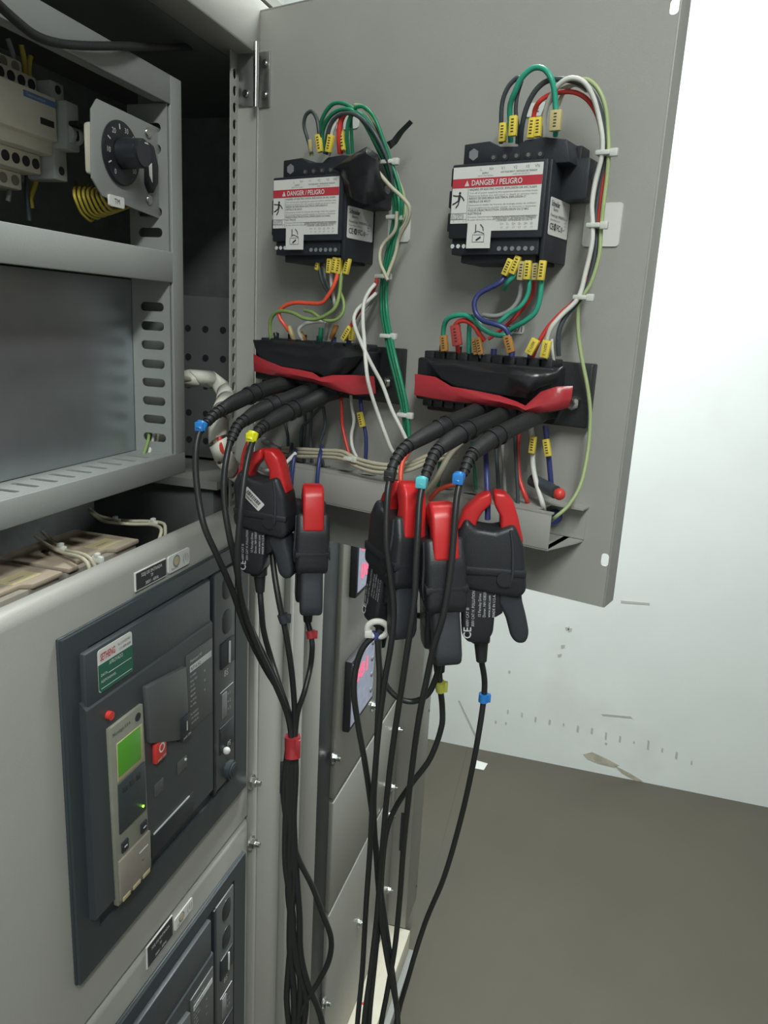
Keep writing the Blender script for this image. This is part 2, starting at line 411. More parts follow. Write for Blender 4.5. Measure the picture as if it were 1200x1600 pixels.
# breaker panels (upper and lower): rounded top bend, return flange, cut-out
def panel(z_top, z_bot, x1, name):
    m = MB()
    r = .012; prof = []
    for k in range(7):
        a = math.pi / 2 * k / 6; prof.append((-r + r * math.sin(a), z_top - r + r * math.cos(a)))   # (w, z)
    prof = [(-.013, z_top)] + prof + [(0, z_bot)]
    vs = []; x0 = .06
    for x in (x0, x1):
        for w_, z_ in prof: vs.append(MC @ Vector((x, z_, w_)))
    n = len(prof); fs = [(i, i + 1, n + i + 1, n + i) for i in range(n - 1)]
    # inner skin for thickness
    t = .0018
    for x in (x0, x1):
        for w_, z_ in prof: vs.append(MC @ Vector((x, z_ - (t if w_ < 0 else 0), w_ - t)))
    fs += [(2 * n + i, 3 * n + i, 3 * n + i + 1, 2 * n + i + 1) for i in range(n - 1)]
    fs += [(n + i, n + i + 1, 3 * n + i + 1, 3 * n + i) for i in range(n - 1)]
    fs += [(0, n, 3 * n, 2 * n), (n - 1, 3 * n - 1, 4 * n - 1, 2 * n - 1)]
    m.add(vs, fs, 'paint'); return m.build(name, cab, 60)
panel(-.2035, -.5985, .7555, 'breaker_panel')
panel(-.6010, -1.05, .7555, 'breaker_panel')
panel(-1.053, -1.62, .7555, 'breaker_panel')
for z_ in (-.554, -.640, -1.01):
    m = MB(); bolt(m, MC, .7585, z_, .0035, .0062); m.build('bolt', cab)

# ---- air circuit breakers
def fr(mb, a, b, w0, w1, m, bev=0.001, dz=0):   # box from two opposite pixel corners on the plane w1 (+ vertical shift)
    p, q = fuv(F(*a, w1)), fuv(F(*b, w1)); mb.box(MC, (p[0], p[1] + dz, w0), (q[0], q[1] + dz, w1), m, bev)
BX0, BX1, BZ0, BZ1 = .437, .742, -.549, -.239
def breaker(dz, label):
    t = thing('circuit_breaker', Vector((.59, D - .01, CAM_Z - .549 + dz)), label, 'circuit breaker')
    M = MC @ Matrix.Translation((0, dz, 0))
    m = MB()                                      # escutcheon frame
    m.box(M, (BX0, BZ0, 0), (BX1, BZ1, .003), 'brk_bezel', .0012)
    perforated(m, M, BX0 + .001, BZ0 + .001, BX1 - .001, BZ1 - .001, [(.589, -.3855, .123, .1295, .002)], .001, .0055, 'brk_bezel')
    m.build('escutcheon_frame', t)
    m = MB(); m.box(M, (.456, -.310, 0), (.648, -.2575, .0105), 'brk_body', .002); m.build('upper_shroud', t)
    C = .012
    m = MB()                                     # front cover with sloping top
    cov = [(.004, -.296), (C, -.3035), (C, -.494), (.003, -.496)]
    vs = [M @ Vector((x, z_, w_)) for x in (.4530, .6490) for w_, z_ in cov]
    m.add(vs, [(0, 1, 5, 4), (1, 2, 6, 5), (2, 3, 7, 6), (0, 3, 2, 1), (4, 5, 6, 7)], 'brk_body'); m.build('front_cover', t, 20)
    m = MB(); m.prism(M, [(.4755, -.3300), (.5225, -.3300), (.5270, -.5015), (.4790, -.5015)], C - .002, C + .0030, 'trip', .0008)
    z = C + .0034
    m.text(M, .479, -.3390, z, 'Micrologic 5.0 A', .0032, 'ink', width=.024)
    m.cyl(M, (.5145, -.3385), .0038, z - .0004, z, 'ink', 20)
    tu = m.build('trip_unit', t)
    m = MB(); m.box(M, (.484, -.3475, C + .0025), (.520, -.3830, C + .0036), 'label_yellow', .0004); m.box(M, (.4845, -.3480, C + .0030), (.5165, -.3790, C + .0040), 'lcd', .0003)
    m.build('display', tu)
    m = MB(); m.box(M, (.4835, -.3850, C + .0025), (.5220, -.4330, C + .0042), 'brk_bezel', .0006)
    for k in range(3): m.box(M, (.489 + .0095 * k, -.3960, C + .0042), (.495 + .0095 * k, -.3910, C + .0048), 'ink', .0004)
    m.build('keypad', tu)
    m = MB(); m.cyl(M, (.5165, -.4265), .0011, C + .0042, C + .0050, 'led_g', 12); m.build('status_light', tu)
    for (x, z_) in ((.5180, -.4485), (.4900, -.4480)):
        m = MB().box(M, (x - .0045, z_ - .005, C + .0025), (x + .0045, z_ + .005, C + .0045), 'brk_dark', .0006); m.box(M, (x - .002, z_ - .0005, C + .0045), (x + .002, z_ + .0005, C + .0049), 'white_print'); m.build('setting_key', tu)
    m = MB(); m.box(M, (.4800, -.4970, C + .0025), (.5260, -.4570, C + .0052), 'brown_side', .001); m.box(M, (.508, -.4690, C + .0052), (.521, -.4680, C + .0056), 'white_print'); m.cyl(M, (.512, -.4780), .0008, C + .0052, C + .0058, 'steel', 8)
    for k in range(3): m.box(M, (.482 + .015 * k, -.4985, C + .0050), (.493 + .015 * k, -.4945, C + .0058), 'label_yellow', .0004)
    m.build('settings_cover', tu)
    m = MB(); m.cyl(M, (.4785, -.3190), .0036, C, C + .004, 'red', 20); m.build('reset_button', t)
    m = MB(); m.prism(M, [(.5265, -.3165), (.591, -.3250), (.5950, -.3930), (.576, -.3945), (.5310, -.3730)], C - .001, C + .0050, 'brk_light', .0012); m.build('operating_cover', t)
    m = MB(); m.box(M, (.5385, -.3985, C), (.5555, -.3780, C + .0045), 'red', .001); m.text(M, .547, -.3900, C + .005, 'O', .0095, 'label', al='CENTER', bold=True); m.text(M, .547, -.3965, C + .005, 'push OFF', .0026, 'label', width=.013, al='CENTER'); m.build('off_button', t)
    m = MB(); m.box(M, (.5785, -.3985, C), (.5960, -.3735, C + .0065), 'brk_dark', .001); m.text(M, .5872, -.3890, C + .007, 'I', .0095, 'label', al='CENTER', bold=True); m.text(M, .5872, -.3960, C + .007, 'push ON', .0026, 'label', width=.013, al='CENTER'); m.build('on_button', t)
    m = MB(); m.box(M, (.580, -.4350, C - .002), (.596, -.4220, C + .0008), 'brk_light', .0004); m.cyl(M, (.593, -.4250), .0014, C + .0008, C + .002, 'label', 10); m.build('charge_window', t)
    m = MB(); m.box(M, (.541, -.4350, C - .002), (.555, -.4220, C + .0008), 'brk_light', .0004); m.build('contact_window', t)
    m = MB(); m.box(M, (.537, -.4715, C), (.600, -.4700, C + .0012), 'white_print'); m.box(M, (.533, -.4935, C - .002), (.608, -.4700, C + .0006), 'brk_dark', .0004); m.build('pocket_edge', t)
    m = MB(); m.box(M, (.5975, -.4000, C - .003), (.6465, -.3180, C + .0015), 'brk_light', .001)
    z0 = C + .0020
    m.text(M, .602, -.3270, z0, 'Masterpact NT', .003, 'white_print', width=.022)
    m.box(M, (.602, -.3370, z0 - .0003), (.643, -.3305, z0), 'white_print'); m.text(M, .603, -.3355, z0 + .0002, 'NT16 H2', .0035, 'ink', width=.018)
    for k, s_ in enumerate(['Ui 1000V', 'Uimp 12kV', 'Ue (V)', '220/440', '480/690', 'Icu 50 42', 'Ics 100%']):
        m.text(M, .602, -.3425 - .0052 * k, z0, s_, .0022, 'white_print')
        if k % 2: m.text(M, .628, -.3425 - .0052 * k, z0, '50', .0022, 'white_print')
    for k, s_ in enumerate(['IEC 60947-2', 'UTE VDE BS', 'CEI UNE AS']): m.text(M, .602, -.3830 - .0048 * k, z0, s_, .0022, 'white_print')
    m.build('rating_plate', t)
    q = .007
    m = MB(); m.box(M, (.6650, -.509, .002), (.7075, -.2585, q), 'brk_light', .0012)
    m.box(M, (.6600, -.511, .002), (.6655, -.2585, q + .0002), 'brk_dark', .0004)
    m.build('chassis_strip', t)
    for zc in (-.2785, -.3175):
        m = MB(); m.prism(M, rrect(.679, zc - .0135, .699, zc + .0135, .009), q - .004, q + .0006, 'brk_dark', .0003); m.build('padlock_hole', t)
    m = MB(); m.box(M, (.673, -.3670, q - .001), (.703, -.3380, q + .002), 'brk_dark', .0008); m.box(M, (.689, -.3650, q + .002), (.6915, -.3400, q + .0035), 'white_print', .0004); m.build('position_slot', t)
    m = MB(); m.text(M, .682, -.3790, q + .0004, 'BS', .007, 'white_print'); m.box(M, (.674, -.3950, q), (.703, -.3942, q + .0004), 'white_print')
    for k in range(3): m.text(M, .690, -.4050 - .009 * k, q + .0004, '+ %d' % (k + 1), .004, 'white_print')
    m.box(M, (.678, -.4270, q - .0005), (.688, -.3980, q + .001), 'ink_grey', .0004); m.build('strip_marking', t)
    m = MB(); m.box(M, (.672, -.4680, q - .001), (.705, -.4360, q + .001), 'brk_dark', .0005); m.box(M, (.673, -.4500, q + .001), (.682, -.4400, q + .0014), 'ink'); m.build('indicator_plate', t)
    m = MB(); m.sphere(M @ Vector((.681, -.4660, q + .004)), .0042, 'label'); m.text(M, .688, -.4660, q + .0014, 'PS', .006, 'white_print'); m.build('release_knob', t)
    m = MB(); m.cyl(M, (.690, -.4950), .0110, q, q + .009, 'brk_bezel', 24, bev=.002); m.cyl(M, (.690, -.4950), .006, q + .009, q + .0095, 'brk_dark', 20); m.build('racking_button', t)
    return t, M
t, M = breaker(0, 'upper dark grey air circuit breaker with green sticker and lit green display')
m = MB(); K = .0105; x0, x1, z1, z0 = .4705, .5155, -.2605, -.2970
m.prism(M, rrect(x0, z0, x1, z1, .003), K, K + .0004, 'label')
m.prism(M, [(x0, z1 - .0125), (x1, z1 - .0125), (x1, z0 + .003), (x1 - .003, z0), (x0 + .003, z0), (x0, z0 + .003)], K + .0003, K + .0007, 'sticker_green'); K += .0008
m.text(M, x0 + .0025, z1 - .0095, K, 'SETHENG', .0060, 'label_red', width=.019, bold=True); m.text(M, x0 + .0250, z1 - .0055, K, 'Tel. (11) 4123-9451', .0022, 'ink', width=.017); m.text(M, x0 + .0270, z1 - .0100, K, '(11) 4899-4228', .0022, 'ink', width=.015)
m.text(M, x0 + .0225, z1 - .0170, K, 'APROVADO', .0034, 'label', width=.018, al='CENTER')
m.text(M, x0 + .0025, z1 - .0230, K, 'DATA:', .0023, 'label'); m.box(M, (x0 + .012, z1 - .0234, K - .0002), (x1 - .002, z1 - .0230, K), 'label')
m.text(M, x0 + .0025, z1 - .0285, K, 'RESPONSAVEL', .0023, 'label'); m.box(M, (x0 + .0025, z1 - .0335, K - .0002), (x1 - .002, z1 - .0331, K), 'label')
m.build('approval_sticker', t)
t2, M2 = breaker(-.401, 'lower air circuit breaker, cut off by the bottom of the picture')
m = MB(); M = M2; m.box(M, (.490, -.286, .0105), (.528, -.300, .0109), 'label'); m.text(M, .494, -.2955, .0112, '002', .005, 'ink_grey'); m.build('approval_sticker', t2)

# nameplates on the panel lips
def nameplate(px_tl, px_br, lines, label):
    a, b = fuv(F(*px_tl, .002)), fuv(F(*px_br, .002))
    t = MB(); x0, x1, z1, z0 = a[0], b[0], a[1], b[1]
    t.box(MC, (x0, z0, 0), (x1, z1, .0015), 'label', .0003); t.box(MC, (x0 + .0012, z0 + .0012, .0012), (x1 - .0008, z1 - .0008, .0018), 'ink', .0002)
    for s_, f, h in lines: t.text(MC, (x0 + x1) / 2, z0 + (z1 - z0) * f, .0021, s_, h, 'white_print', al='CENTER', bold=True)
    return tag(t.build('nameplate', smooth=False), label, 'nameplate')
nameplate((212, 896), (261, 900), [('52SJ DE ENTRADA', .68, .0030), ('TF', .43, .0028), ('380V - 60Hz', .16, .0030)], 'black engraved nameplate above the upper circuit breaker')
nameplate((230, 1482), (271, 1462), [('52SJ DE ENTRADA', .68, .0030), ('TF', .43, .0028), ('380V - 60Hz', .16, .0030)], 'black engraved nameplate above the lower circuit breaker')
def marker(px_tl, px_br, label):
    a, b = fuv(F(*px_tl, .002)), fuv(F(*px_br, .002)); x0, x1, z1, z0 = a[0], b[0], a[1], b[1]
    t = MB(); t.prism(MC, rrect(x0, z0, x1, z1, .002), 0, .0015, 'label'); cx, cz = x0 + (x1 - x0) * .36, (z0 + z1) / 2 + .001
    t.cyl(MC, (cx, cz), (z1 - z0) * .36, .0015, .0018, 'ink_grey', 24); t.cyl(MC, (cx, cz), (z1 - z0) * .27, .0018, .002, 'label_yellow', 24)
    t.text(MC, x0 + (x1 - x0) * .66, cz - .004, .0018, '(1)', .007, 'ink_grey'); t.text(MC, x0 + .004, z0 + .0022, .0018, 'Segurança', .0022, 'ink_grey')
    return tag(t.build('round_mark_label', smooth=False), label, 'label')
marker((264, 871), (297, 880), 'white label with round mark beside the nameplate above the upper breaker')
marker((274, 1438), (302, 1419), 'white label with round mark beside the nameplate above the lower breaker')

# ---- arc chutes, top of the upper breaker behind the lip
for i, (dx, lab) in enumerate(((0, 'left brown arc chute cover behind the upper panel lip'), (.105, 'right brown arc chute cover behind the upper panel lip'))):
    M = frame(Vector((.395 + dx, D + .024, CAM_Z - .2085)), X1, Y1, Z1)
    t = thing('arc_chute', M @ Vector((.05, .04, -.05)), lab, 'arc chute')
    x0 = -.12 if i == 0 else .0
    m = MB(); m.prism(M, [(x0, .012), (.012, .012), (.016, .020), (.06, .020), (.064, .012), (.098, .012), (.100, .085), (x0, .085)], -.004, 0, 'brown', .001); m.build('top_plate', t)
    m = MB(); m.box(M, (x0, .014, -.06), (.096, .094, -.004), 'brown_side', .001)
    for k in range(8): m.box(M, (.02 + .0095 * k, -.002, -.03), (.026 + .0095 * k, .016, -.010), 'paint_inner', .001)
    m.box(M, (.015, -.004, -.036), (.098, .012, -.016), 'paint_inner', .002); m.build('chute_body', t)
    m = MB(); m.box(M, (.055, .022, 0), (.086, .040, .0004), 'label_yellow'); m.box(M, (.060, .030, .0004), (.075, .031, .0006), 'ink_grey'); m.build('yellow_label', t, smooth=False)
    m = MB(); m.cyl(M, (.03, .06), .0035, 0, .0006, 'ink', 16); m.build('rivet_hole', t)

# ================================================================ upper compartment devices
# contactor
wC = -.11
def cf(mb, a, b, w0, w1, m, bev=.001):
    p, q = fuv(F(*a, w1)), fuv(F(*b, w1)); mb.box(MC, (p[0], p[1], w0), (q[0], q[1], w1), m, bev)
t = thing('contactor', F(30, 290, wC), 'cream contactor with a blue printed stripe at the left edge of the upper compartment', 'contactor')
ax0, ax1 = fuv(F(0, 200, wC))[0] - .02, fuv(F(82, 200, wC))[0]
zc = fuv(F(50, 185, wC))[1]
m = MB(); m.box(MC, (ax0, zc - .024, wC - .06), (ax1, zc + .022, wC), 'contactor', .002)
m.box(MC, (ax0 + .012, zc - .014, wC - .01), (ax1 - .004, zc + .020, wC + .008), 'contactor', .0015)
m.box(MC, (ax1 - .024, zc - .004, wC + .007), (ax1 - .008, zc + .001, wC + .0085), 'ink', .0003)
m.build('body', t)
m = MB(); m.box(MC, (ax1 - .042, zc + .012, wC + .0075), (ax1 - .005, zc + .0165, wC + .0086), 'contactor_blue'); m.text(MC, ax1 - .040, zc + .0132, wC + .0089, 'Telemecanique', .0022, 'label', width=.022); m.build('brand_stripe', t, smooth=False)
for k, (za, zb) in enumerate(((zc + .022, zc + .036), (zc - .040, zc - .024))):
    m = MB(); m.box(MC, (ax0, za, wC - .06), (ax1 - .004, zb, wC - .010), 'contactor', .002)
    for j in range(5): m.cyl(MC, (ax1 - .011 - .0115 * j, (za + zb) / 2), .0042, wC - .010, wC - .0093, 'ink', 16)
    m.build('terminal_row', t)
for za, zb, xe in ((zc + .036, zc + .048, .006), (zc - .054, zc - .040, .014)):
    m = MB(); m.box(MC, (ax0, za, wC - .06), (ax1 - xe, zb, wC - .022), 'contactor', .002)
    for j in range(4): m.cyl(MC, (ax1 - xe - .0085 - .0135 * j, (za + zb) / 2), .0042, wC - .022, wC - .0213, 'brown_side', 16)
    m.build('coil_terminals', t)
t = thing('miniature_breaker', F(90, 290, wC), 'grey miniature circuit breaker with black toggle beside the contactor', 'circuit breaker')
b0 = ax1 + .0005; b1 = b0 + .0165; wQ = wC; wC = wC + .012
m = MB(); m.box(MC, (b0, zc - .042, wC - .06), (b1, zc + .036, wC - .012), 'mcb', .0015); m.box(MC, (b0, zc - .018, wC - .02), (b1, zc + .020, wC + .002), 'mcb', .0015)
m.cyl(MC, ((b0 + b1) / 2, zc - .034), .0035, wC - .012, wC - .0114, 'ink', 16); m.cyl(MC, ((b0 + b1) / 2, zc + .030), .0035, wC - .012, wC - .0114, 'ink', 16); m.build('body', t)
m = MB(); m.cyl(MC, (b0 + .002, zc - .006, wC + .001), .0068, 0, .0035, 'mcb', 20, axis='x'); m.cyl(MC, (b0 + .011, zc - .006, wC + .001), .0068, 0, .0035, 'mcb', 20, axis='x'); m.box(MC, (b0 + .0055, zc - .010, wC + .001), (b0 + .011, zc - .002, wC + .006), 'black', .001); m.box(MC, (b0 + .002, zc + .0005, wC + .002), (b1 - .001, zc + .0045, wC + .012), 'black', .001); m.build('toggle', t); wC = wQ
# thermostat on angled plate
wD = -.052
def q2(pts, w_): return [fuv(F(x, y, w_)) for x, y in pts]
t = thing('thermostat', F(200, 330, wD), 'black rotary thermostat dial on a grey plate in the upper compartment', 'thermostat')
m = MB(); m.prism(MC, q2([(143, 170), (152, 154), (252, 202), (258, 345), (160, 306), (144, 278)], wD), wD - .0016, wD, 'paint_inner', .0003); m.build('mounting_plate', t)
dc = fuv(F(187, 240, wD)); 
m = MB(); m.box(MC, (dc[0] - .024, dc[1] - .020, wD - .018), (dc[0] + .005, dc[1] + .020, wD - .0016), 'contactor', .003); m.build('housing', t)
m = MB(); m.cyl(MC, (dc[0], dc[1]), .0255, wD, wD + .003, 'dial', 48, bev=.0008)
for k in range(11):
    a = math.radians(225 - 27 * k + 10); c, s_ = math.cos(a), math.sin(a)
    MM = MC @ Matrix.Translation((dc[0] + c * .0215, dc[1] + s_ * .0215, wD + .0031)) @ Matrix.Rotation(a, 4, 'Z')
    if k % 2: m.box(MM, (-.003, -.0005, 0), (.001, .0005, .0003), 'white_print')
    else: m.text(MC, dc[0] + c * .0195, dc[1] + s_ * .0195 - .002, wD + .0033, str(k * 5), .0042, 'white_print', al='CENTER')
m.build('dial', t)
m = MB(); m.cyl(MC, (dc[0], dc[1]), .0125, wD + .003, wD + .024, 'dial', 32, r2=.0115, bev=.001)
m.box(MC, (dc[0] - .0115, dc[1] - .006, wD + .003), (dc[0] + .004, dc[1] + .006, wD + .022), 'dial', .002)
m.box(MC, (dc[0] + .001, dc[1] + .008, wD + .0240), (dc[0] + .0055, dc[1] + .0088, wD + .0243), 'white_print'); m.build('knob', t)
m = MB(); e = fuv(F(231, 262, wD)); m.prism(MC, [(e[0] - .006, e[1] + .020), (e[0] + .002, e[1] + .018), (e[0] + .0085, e[1] + .003), (e[0] + .0075, e[1] - .012), (e[0] - .001, e[1] - .022), (e[0] - .007, e[1] - .014)], wD, wD + .006, 'black', .001)
m.prism(MC, [(e[0] - .0075, e[1] + .000), (e[0] - .0035, e[1] + .003), (e[0] - .003, e[1] - .013), (e[0] - .0072, e[1] - .008)], wD + .006, wD + .0066, 'label'); m.build('cable_plug', t)
for p in ((230, 207), (232, 312)):
    m = MB(); c = fuv(F(*p, wD)); m.cyl(MC, c, .0042, wD, wD + .002, 'steel', 18, bev=.0008); m.build('plate_screw', t)
a, b = fuv(F(168, 303, wD)), fuv(F(191, 306, wD))
m = MB(); m.prism(MC, rrect(a[0], a[1] - .009, b[0], a[1] + .000, .0015), wD, wD + .002, 'label'); m.text(MC, (a[0] + b[0]) / 2, a[1] - .0065, wD + .0022, 'TM', .0042, 'ink', al='CENTER'); m.build('white_tag', t)
# wires of the compartment
def tube_thing(name, pts, r, m, label, cat, group=None, n=10, parent=None):
    b = MB(); b.tube(pts, r, m, n); o = b.build(name, parent, 60)
    if parent is None: tag(o, label, cat, group)
    return o
for k in range(7):
    x = 130 + 8 * k; w_ = -.10 + .004 * k
    tube_thing('yellow_wire', [F(x - 10, 285 + 2 * k, w_ - .05), F(x - 14 - 1 * k, 305, w_), F(x - 4, 330 + 2 * k - k * k * .4, w_), F(x + 12 + 3 * k, 345 - 4 * k, w_), F(x + 24 + 3 * k, 322 - k, w_ - .03)], .0014, 'yellow_wire',
               ['leftmost', 'second from left', 'third from left', 'middle', 'fifth from left', 'second from right', 'rightmost'][k] + ' yellow wire of the looped bunch under the thermostat plate', 'wire', 'yellow wires looped under the thermostat')
for k, (p, c, lb) in enumerate(((((48, 88), (45, 110), (50, 135)), 'yellow_wire', 'yellow wire end entering the contactor from above'), (((33, 70), (38, 95), (40, 125)), 'yellow_wire', 'darker yellow wire left of the one entering the contactor top'),
        (((12, 60), (20, 85), (24, 120)), 'grey_wire', 'grey wire entering the contactor from above'), (((58, 250), (56, 285), (48, 310), (50, 325)), 'yellow_wire', 'yellow wire leaving the miniature breaker side downwards'),
        (((44, 255), (42, 300), (46, 345)), 'dark_wire', 'dark wire hanging below the contactor'), (((14, 268), (16, 290), (12, 315)), 'grey_wire', 'grey wire leaving the bottom of the contactor'))):
    tube_thing('control_wire', [F(x, y, wC - .03) for x, y in p], .0022, c, lb, 'wire')
tube_thing('cable', [F(-30, -20, .0 - .03), F(20, 28, -.034), F(60, 58, -.034), F(110, 70, -.034), F(190, 72, -.034), F(260, 74, -.05), F(330, 72, -.07), F(420, 66, -.10)], .0032, 'rubber', 'black cable sagging across the top of the cabinet', 'cable')
for k in range(5):
    tube_thing('earth_wire', [F(228 + 7 * k, 668, -.075), F(233 + 7 * k, 680, -.07), F(224 + 8 * k, 712, -.066)], .0016, ['green_yellow', 'white_wire', 'beige_wire', 'gy_pale', 'white_wire'][k], ['green and yellow wire at the foot of the slotted plate, leftmost', 'white wire second from left at the foot of the slotted plate', 'beige wire in the middle at the foot of the slotted plate', 'pale green wire at the foot of the slotted plate', 'white wire rightmost at the foot of the slotted plate'][k], 'wire')
# pale wire pairs over the arc chutes
ZW = CAM_Z - .2030
for pts, lb in ((((140, 795), (160, 808), (200, 814), (235, 815), (258, 822), (272, 838)), 'pale wire of the tied pair behind the right arc chute, upper'),
                (((143, 802), (165, 815), (205, 819), (238, 820), (252, 832), (248, 848)), 'pale wire of the tied pair behind the right arc chute, lower'),
                (((66, 830), (85, 848), (105, 860), (140, 872), (165, 878), (180, 882)), 'pale wire of the tied pair across the left arc chute, upper'),
                (((56, 838), (78, 854), (100, 864), (135, 878), (160, 884), (172, 888)), 'pale wire of the tied pair across the left arc chute, lower')):
    tube_thing('pale_wire', [Vector((p.x, max(p.y, .390), p.z - (.004 + 1.5 * (.390 - p.y) if p.y < .390 else 0))) for p in [PZp(x, y, ZW + .001 * (i % 2)) for i, (x, y) in enumerate(pts)]], .0017, 'beige_wire', lb, 'wire')
for (x, y, lb) in ((181, 815, 'cable tie near the far end of the right pale wires'), (240, 818, 'cable tie at the bend of the right pale wires'), (96, 858, 'cable tie on the left pale wires'), (153, 874, 'round cable tie on the left pale wires near the lip')):
    c = PZp(x, y, ZW); m = MB(); m.box(Matrix.Translation(c), (-.002, -.005, -.003), (.002, .005, .003), 'tie', .001); m.box(Matrix.Translation(c), (-.0025, -.0015, .002), (.0025, .0025, .0055), 'tie', .0008); tag(m.build('cable_tie'), lb, 'cable tie')

# ================================================================ BAY 2 and end section
YB = .435
MB2 = frame(Vector((0, YB, CAM_Z)), X1, Z1, -Y1)
b2 = thing('meter_cabinet', Vector((1.35, YB + .2, 0)), 'grey cabinet section with two digital meters, between the hinge column and the far end', 'cabinet')
m = MB(); m.box(MB2, (1.00, -1.60, -.5), (1.72, .30, -.004), 'paint_inner'); m.build('carcass', b2)
m = MB(); m.box(MB2, (1.00, -1.6, -.004), (1.135, .30, .002), 'paint'); m.box(MB2, (1.137, -1.6, -.004), (1.222, .30, .006), 'brk_dark', .002); m.build('gasket', b2)
m = MB()
zs = [.30] + [(CAM + ray(598, y) * ((YB - .012) / ray(598, y).y)).z - CAM_Z for y in (1127, 1262)] + [-1.60]
for a, b in zip(zs[:-1], zs[1:]): m.box(MB2, (1.228, b + .004, -.004), (1.718, a - .004, .012), 'paint', .0035, 3)
m.build('front_panel', b2)
def screw2(px, py):
    p = ray(px, py); k = (YB - .012) / p.y; c = CAM + p * k; mm = MB(); bolt(mm, MB2, c.x, c.z - CAM_Z, .012, .008); mm.build('bolt', b2)
for p in ((520, 1184), (581, 1103), (560, 1441), (505, 1566), (608, 1274), (606, 1390), (620, 1140), (612, 1230)): screw2(*p)
def panel_meter(x0, px_top, px_bot, label, rows):
    DM = .026
    p = ray(*px_top); c = CAM + p * ((YB - DM) / p.y); z1 = c.z - CAM_Z; p = ray(*px_bot); c2 = CAM + p * ((YB - DM) / p.y); z0 = c2.z - CAM_Z; xa = c2.x
    x0, x1 = xa, xa + x0
    t = thing('panel_meter', MB2 @ Vector(((x0 + x1) / 2, z0, .012)), label, 'meter')
    m = MB(); m.box(MB2, (x0, z0, .012), (x1, z1, DM), 'ink', .003); m.build('case', t)
    m = MB(); m.box(MB2, (x0 + .006, z0 + .010, DM), (x1 - .006, z1 - .008, DM + .0008), 'screen'); m.build('screen', t, smooth=False)
    m = MB(); h = (z1 - z0)
    for fz, s_ in rows: m.text(MB2, x0 + .02, z0 + h * fz, DM + .0012, s_, .030, 'seg', width=.075, bold=True)
    m.build('red_digits', t, smooth=False)
    for k in range(4):
        m = MB(); m.cyl(MB2, (x1 - .020, z0 + .03 + .035 * k), .005, DM + .0008, DM + .003, 'ink_grey', 14); m.build('button', t)
panel_meter(.150, (548, 846), (556, 936), 'upper digital panel meter with red digits, just under the open door edge', [(.70, '384'), (.25, '062')])
panel_meter(.150, (546, 1040), (545, 1146), 'lower digital panel meter with red digits behind the hanging cables', [(.62, '381')])
es = thing('end_cabinet', Vector((1.78, D + .2, 0)), 'narrow grey end section of the switchgear nearest the white wall', 'cabinet')
m = MB(); m.box(MC, (1.722, -1.60, -.5), (1.845, .30, 0), 'paint', .003); m.build('carcass', es)
m = MB(); m.box(frame(Vector((1.722, D, CAM_Z)), Y1, Z1, -X1), (.018, -1.36, 0), (.032, -1.245, .0008), 'ink'); m.build('vent_slot', es)
m = MB()
for z_ in (-1.0, -1.55): m.cyl(MC, (1.833, z_), .004, 0, .001, 'ink', 12)
m.build('plug_hole', es)
pl = MB(); pl.box(MC, (1.0, -1.7, -.066), (1.722, -1.60, .014), 'cream', .002); pl.box(MC, (1.0, -1.70, .014), (1.722, -1.66, .030), 'paint_inner', .002)
for x, w_ in ((1.42, -.03), (1.46, -.035), (1.30, -.04)): pl.cyl(frame(Vector((x, D - w_, CAM_Z - 1.60)), X1, Y1, Z1), (0, 0), .004, 0, .0006, 'red', 12)
pl.box(MC, (1.0, -1.602, -.028), (1.70, -1.5985, -.022), 'cream')
tag(pl.build('plinth'), 'cream painted steel plinth under the far cabinet sections', 'plinth')

# ================================================================ OPEN DOOR
door = thing('open_door', HG - Z1 * .228, 'grey steel cabinet door swung open, carrying meters and terminal blocks on its inner face', 'door')
DW = .402; DZ0, DZ1 = -.228, .287
m = MB()
hl = [(DW - .0035, .230, .0035, .0055, .003), (DW - .0035, -.186, .0035, .0055, .003)]
perforated(m, MD, .0, DZ0, DW, DZ1, hl, -.0016, 0, 'paint'); m.build('door_skin', door)
m = MB(); m.box(MD, (DW - .0002, DZ0, -.024), (DW + .0014, DZ1, .0003), 'paint', .0005); m.box(MD, (0, DZ0 - .0002, -.024), (DW, DZ0 + .0012, -.0003), 'paint'); m.box(MD, (0, DZ1 - .001, -.024), (DW, DZ1 + .0006, 0), 'paint'); m.box(MD, (-.0014, DZ0, -.024), (0, DZ1, 0), 'paint')
m.build('edge_flange', door)
# hinge
hz0, hz1 = .200, .250
MH = frame(Vector((.7605, D, CAM_Z)), Y1, Z1, -X1)
m = MB(); m.box(MH, (.001, hz0, 0), (.0185, hz1, .0022), 'zinc', .0005); m.build('hinge_leaf', cab)
m = MB(); m.cyl(MH, (.010, hz0 + .011), .0036, .0022, .0050, 'steel', 18, bev=.001); m.build('hinge_screw', cab)
m = MB(); m.box(MD, (.0, hz0, 0), (.0145, hz1, .0022), 'zinc', .0005)
m.build('hinge_leaf', door)
m = MB(); m.cyl(frame(Vector((F(400, 120, .0045).x, F(400, 120, .0045).y, CAM_Z)), X1, Y1, Z1), (0, 0), .0027, hz0 - .003, hz1 + .004, 'steel', 20); m.build('hinge_pin', door)
for z_ in (hz0 + .011, hz1 - .011):
    m = MB(); m.cyl(MD, (.0095, z_), .0034, .0022, .0050, 'steel', 18, bev=.001); m.build('hinge_screw', door)
